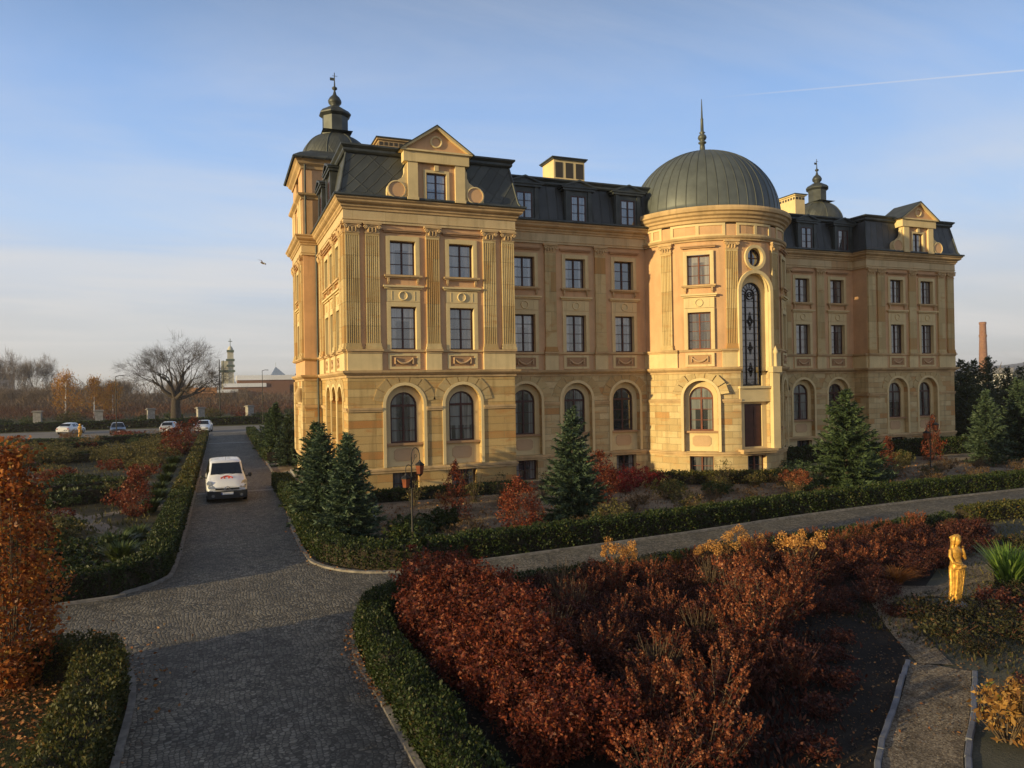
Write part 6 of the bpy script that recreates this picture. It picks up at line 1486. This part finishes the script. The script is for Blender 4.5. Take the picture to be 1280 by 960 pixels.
# ------------------------------------------------------------------ bare trees
def bare(seed, H, spread, trunk, levels=6, fork=.2, nsub=3, droop=0., r0=.5, mat=None, twigs=True, tw=.024, bias=0.):
    g = np.random.default_rng(seed); b = MB(); TP, TA, TB = [], [], []
    def grow(p, d, L, r, lv):
        pts = [p]; rs = [r]; q = p.copy(); dd = d.copy(); n = 4 if lv < 3 else 3
        for i in range(n):
            dd = dd+g.normal(0, .13, 3)+np.array([0, 0, .05 if lv < 3 else -droop]); dd /= np.linalg.norm(dd); q = q+dd*L/n; pts.append(q.copy()); rs.append(r*(1-.45*(i+1)/n))
        b.tube([tuple(v) for v in pts], rs, 6 if lv < 2 else (4 if lv < 4 else 3), 0, False)
        if lv >= levels:
            if twigs:
                m = 5; a = rdir(g, m)*.8+dd*1.1; a[:, 2] += .12-droop; a /= np.linalg.norm(a, axis=1, keepdims=True); l = L*g.uniform(.5, 1., m)
                c = np.array(pts)[g.integers(1, len(pts), m)]; TP.append(c+a*(l*.9)[:, None]); TA.append(a*l[:, None]); TB.append(perp(g, a)*tw)
            return
        k = nsub+(1 if lv < 2 else 0)
        for i in range(k):
            ax = rdir(g, 1)[0]; ax -= dd*ax.dot(dd); ax /= np.linalg.norm(ax); ang = g.uniform(.35, .85)*spread
            out = q-np.array([0, 0, trunk+H*.05]); out /= np.linalg.norm(out)+1e-6; nd_ = dd*math.cos(ang)+ax*math.sin(ang)+out*bias; nd_ /= np.linalg.norm(nd_); j = g.integers(2, len(pts)) if i else len(pts)-1
            grow(np.array(pts[j]), nd_/np.linalg.norm(nd_), L*g.uniform(.62, .86), rs[j]*g.uniform(.6, .8), lv+1)
    b.tube([(0, 0, -.3), (0, 0, .4), (0.05, 0, trunk)], [r0*1.5, r0*1.1, r0*.85], 8, 0, False)
    k = 5
    for i in range(k):
        a = 2*math.pi*i/k+g.normal(0, .25); t = g.uniform(.5, 1.05)*fork*4
        d = np.array([math.cos(a)*math.sin(t), math.sin(a)*math.sin(t), math.cos(t)]); grow(np.array([0.05, 0, trunk*.93]), d, H*.27, r0*.55, 1)
    grow(np.array([.05, 0, trunk*.95]), np.array([.05, 0, 1.]), H*.28, r0*.6, 1)
    o = {'trunk': b.mesh('bare_branches', mat or m_barkd)}
    if TP: o['twigs'] = quads('twig_ends', np.concatenate(TP), np.concatenate(TA), np.concatenate(TB), mat or m_barkd)
    return o
m_barkt = simple('tree_bark', (.05, .037, .027), .9, var=.3)
plant('bare_tree', bare(12, 14.2, 1.1, 4.4, 6, .36, 3, .0, .95, m_barkt, True, .014, .38), -7.8, 149.5, .92, .4, 'great spreading bare tree standing by the far hedge', 'tree')
m_barkg = simple('grey_brown_bark', (.15, .11, .08), .9, var=.3)
BT = [bare(31+i, 12, .75, 2.5, 5, .16, 3, 0., .2, m_barkg) for i in range(3)]
plant('bare_tree', bare(9, 13, 1.0, 3, 6, .25, 3, .0, .45, m_barkt, True, .014, .25), -47, 168, .85, .4, 'dark bare tree cut by the left edge of the picture', 'tree')
for i in range(64):
    y = 215+90*rng.random(); x = -.27*y-14+(.30*y+26)*rng.random()
    plant('bare_tree', BT[i % 3], x, y, rng.uniform(.42, .70)*(.65 if x > -12 else 1.), i*1.7, 'bare brown tree in the distant wood on the left', 'tree', 'bare trees of the distant wood', sz=rng.uniform(.9, 1.15))
for i in range(10):
    y = 330+rng.normal(0, 12); x = -.245*y+i*4.2-18
    plant('poplar', BT[i % 3], x, y, .75, i*1.7, 'slim bare poplar rising above the distant wood', 'tree', 'bare poplars above the wood', sz=2.1)
# undergrowth and wood edge that reads as one mass
def mass(n, x0, x1, y0, y1, h, mat, name, size, rough=6.):
    x = rng.uniform(x0, x1, n); y = rng.uniform(y0, y1, n); top = h*(.62+.25*np.sin(x*.21+y*.13)+.18*np.sin(x*.53-y*.37)); z = top*np.sqrt(rng.random(n))
    A = rdir(rng, n); A[:, 2] = np.abs(A[:, 2])+.6; A /= np.linalg.norm(A, axis=1, keepdims=True); s = size*rng.uniform(.6, 1.4, n)
    return tag(link(name, quads(name, np.column_stack([x, y, z]), A*s[:, None], perp(rng, A)*(s*.055)[:, None], mat)), kind='stuff')
l_wood = leafmat('bare_wood', [(0., (.08, .05, .034)), (.5, (.14, .092, .062)), (1., (.20, .14, .10))], .2, .8, .15)
mass(60000, -130, -25, 190, 330, 6.6, l_wood, 'woodland', .95)
mass(26000, -25, 75, 190, 290, 4.8, l_wood, 'woodland', .8)
l_brush = leafmat('red_brush', [(0., (.07, .028, .018)), (.5, (.12, .05, .03)), (1., (.17, .085, .045))], .1, .8, .1)
mass(26000, -90, 60, 158, 190, 3.0, l_brush, 'undergrowth', .5)
mass(14000, -420, 420, 360, 560, 13, l_twig, 'far_wood', 2.2)
mass(12000, 60, 420, 130, 330, 9, leafmat('far_conifer', [(0., (.016, .026, .014)), (.6, (.035, .05, .025)), (1., (.12, .075, .03))], .1, .8, .1), 'far_wood', 1.5)
# yellow birches
def birch(seed):
    g = np.random.default_rng(seed); b = MB(); b.tube([(0, 0, 0), (.1, 0, 4), (.25, 0, 9.2)], [.16, .12, .03], 7); n = 2600
    z = 1.2+8.2*g.random(n)**.8; rr = 3.1*np.interp(z, [1, 3, 6, 8, 9.6], [.75, 1., .85, .6, .2])*np.sqrt(g.random(n)); a = g.uniform(0, 6.3, n)
    P = np.stack([rr*np.cos(a), rr*np.sin(a), z], 1); C = P[:70]; P = C[g.integers(0, 70, n)]+g.normal(0, .42, (n, 3))*np.array([1, 1, 1.5]); A = rdir(g, n)*.6+np.array([0, 0, -1.]); A /= np.linalg.norm(A, axis=1, keepdims=True); s = .22*g.uniform(.6, 1.3, n)
    for k in range(24):
        zz = 2+6.5*g.random(); aa = g.uniform(0, 6.3); b.tube([(.1, 0, zz), (math.cos(aa)*1.2, math.sin(aa)*1.2, zz+.7), (math.cos(aa)*1.9, math.sin(aa)*1.9, zz-.2)], [.05, .03, .01], 4, 1)
    return {'trunk': b.mesh('birch_trunk', [m_white, m_barkg]), 'foliage': quads('birch_leaves', P, A*s[:, None], perp(g, A)*(s*.3)[:, None], l_yellow)}
BB = [birch(3), birch(4)]
for i, (x, y, s, lab) in enumerate(((-30.2, 177, 1.0, 'birch with golden leaves, leftmost of the three'), (-24.5, 174, .85, 'birch with leaning white trunk and thin golden leaves'), (-21.5, 178, .78, 'birch with sparse yellow leaves nearest the bare tree'))):
    plant('birch', BB[i % 2], x, y, s, i, lab, 'birch', 'golden birches')
for i, (x, y, s) in enumerate(((62, 64, .9), (70, 70, 1.), (80, 66, .9))):
    plant('birch', BB[i % 2], x, y, s, i, 'golden tree rising behind the conifers on the right', 'tree', 'golden trees behind the conifers')
# ------------------------------------------------------------------ distant buildings
m_ch = simple('church_pale', (.50, .47, .36), .8); m_chg = simple('church_green', (.10, .13, .10), .7); m_chb = simple('church_brick', (.20, .10, .06), .9)
ch = empty('church', (0, 300, 0), 0, 'modern church with a slender pale tower, green galleries and long white roof edges', 'church')
b = MB(); b.box(2.5, 4.7, -1.5, 1.5, 0, 20.6); b.box(.3, 2.45, -1.3, 1.3, 0, 16.6); b.lathe([(1.2, 20.6), (.9, 21.4), (.5, 22.2)], (3.6, 0), 8); b.build('tower', [m_ch], ch)
for z, x0, x1 in ((12.4, -.2, 5.2), (14.4, 2.2, 5.1), (16.6, 2.0, 5.1), (20.0, 2.3, 4.9)):
    b = MB(); b.box(x0, x1, -1.9, 1.9, z, z+.75); b.build('gallery', [m_chg], ch)
b = MB(); b.box(.9, 1.15, -2.2, -1.9, 0, 16.8); b.tube([(3.6, 0, 22), (3.6, 0, 25.2)], .12, 5); b.box(2.9, 4.3, -.1, .1, 24.0, 24.25); b.build('cross', [m_chg], ch)
b = MB(); b.box(1, 24.5, -8, 10, 0, 7.5); b.box(6, 27.5, -5, 12, 0, 10.2); b.box(-8, 3, -10, 6, 0, 4.5); b.build('nave', [m_chb], ch)
b = MB(); b.box(.8, 16, -8.4, 10.2, 6.6, 8.0); b.build('roof_edge', [m_white], ch)
b = MB(); b.box(5.6, 27.8, -5.4, 12.2, 9.2, 11.); b.build('roof_edge', [m_white], ch)
b = MB(); b.box(-3.6, 6, -10.6, 6.2, 4.6, 5.8); b.build('roof_edge', [m_white], ch)
b = MB(); q = [(18, -3, 11.), (23.5, -3, 11.), (23.5, 3, 11.), (18, 3, 11.)]; ap = (20, 0, 14.4)
for i in range(4): b.face([q[i], q[(i+1) % 4], ap])
b.tube([(20, 0, 14.4), (20, 0, 16)], .1, 4)
b.build('glass_pyramid', [simple('pyramid_glass', (.28, .33, .40), .25, .2)], ch)
b = MB(); b.box(27.6, 32.5, -6, 4, 0, 11.6); b.build('side_block', [simple('dark_cladding', (.09, .085, .09), .8)], ch)
b = MB(); b.box(-10, -1, -22, -14, 0, 4.6); b.face([(-10.4, -22.4, 4.6), (-.6, -22.4, 4.6), (-.6, -18, 6.4), (-10.4, -18, 6.4)]); b.face([(-10.4, -13.6, 4.6), (-.6, -13.6, 4.6), (-.6, -18, 6.4), (-10.4, -18, 6.4)])
for x in (-8.5, -6, -3.5): b.box(x, x+1.1, -22.05, -22, 1.4, 3.4, 1)
tag(b.build('brick_house', [simple('orange_brick', (.50, .22, .07), .9, var=.3), m_black], None, (-.5, 262, 0)), 'low orange brick building lit by the sun left of the church', 'house')
dch = Vector((math.sin(R(54.25)), math.cos(R(54.25)), 0))
p = dch*520; b = MB(); b.lathe([(2.8, 0), (1.9, 29.5), (1.9, 29.6)], n=16); b.lathe([(2.1, 29.6), (2.15, 31), (1.9, 31.2)], n=16); b.lathe([(1.9, 31.2), (1.75, 37.2)], n=16); b.lathe([(1.95, 37.2), (1.95, 38.6), (1.5, 38.7)], n=16)
tag(b.build('chimney_stack', [stone('chimney_brick', (.22, .11, .065), (.27, .14, .08), (.20, .09, .06), 2., .8)], None, p), 'tall round brick factory chimney beyond the trees on the right', 'chimney')
for a, dd, w, h, lab in ((55.3, 480, 9, 10.6, 'white house among the trees right of the factory chimney'), (53.75, 430, 6, 8.6, 'small pale shed left of the factory chimney')):
    p = Vector((math.sin(R(a)), math.cos(R(a)), 0))*dd; b = MB(); b.box(-w/2, w/2, -4, 4, 0, h*.7)
    b.face([(-w/2-.3, -4.3, h*.7), (w/2+.3, -4.3, h*.7), (w/2+.3, 0, h), (-w/2-.3, 0, h)], 1); b.face([(-w/2-.3, 4.3, h*.7), (w/2+.3, 4.3, h*.7), (w/2+.3, 0, h), (-w/2-.3, 0, h)], 1)
    for s in (-1, 1): b.face([(s*w/2, -4, h*.7), (s*w/2, 4, h*.7), (s*w/2, 0, h)], 0)
    for k in range(3): b.box(-w/2+w*(.15+.28*k), -w/2+w*(.28+.28*k), -4.06, -4, h*.3, h*.5, 2)
    tag(b.build('house', [m_white, simple('grey_roof', (.2, .19, .19), .8), m_black], None, p, -R(a)), lab, 'house')
b = MB()                              # flats beyond the wood on the left
b.box(-30, 30, -6, 6, 0, 16)
for r in range(4):
    for k in range(14): b.box(-28+k*4.1, -26.2+k*4.1, -6.08, -6, 2+r*3.6, 3.8+r*3.6, 1)
tag(b.build('apartment_block', [simple('grey_render', (.30, .27, .25), .9), m_black], None, (-128, 440, 0), .2), 'long grey apartment block showing through the wood on the far left', 'building')
# bird
b = MB(); b.tube([(-.16, 0, 0), (-.08, 0, .0), (.06, 0, .01), (.14, 0, .03), (.19, 0, .03)], [.01, .045, .05, .03, .006], 7)
for s in (-1, 1): b.face([(.06, 0, .02), (-.05, 0, .02), (-.07, s*.2, .1), (-.12, s*.42, .02), (-.02, s*.4, .04), (.05, s*.2, .11)][::s], 0); b.face([(-.14, 0, 0), (-.24, s*.05, 0), (-.25, 0, 0)][::s], 0)
bp = Vector((0, 0, CH))+(_f+_R*((328-640)/920)-_U*((329-480)/920))*42
o = tag(b.build('bird', [simple('grey_plumage', (.35, .33, .31), .8)], None, bp, .7), 'small pale bird flying left of the palace', 'bird'); o.rotation_euler = (.5, .3, .7)

# ------------------------------------------------------------------ air
m, nt, out = newmat('haze')
nt.links.new(nd(nt, 'ShaderNodeVolumePrincipled', {'Color': (.85, .86, .9, 1), 'Density': .00024, 'Anisotropy': .2}).outputs[0], out.inputs['Volume'])
b = MB(); b.box(-6900, 6900, -2900, 6900, -1.2, 72); tag(b.build('haze', [m]), kind='stuff')
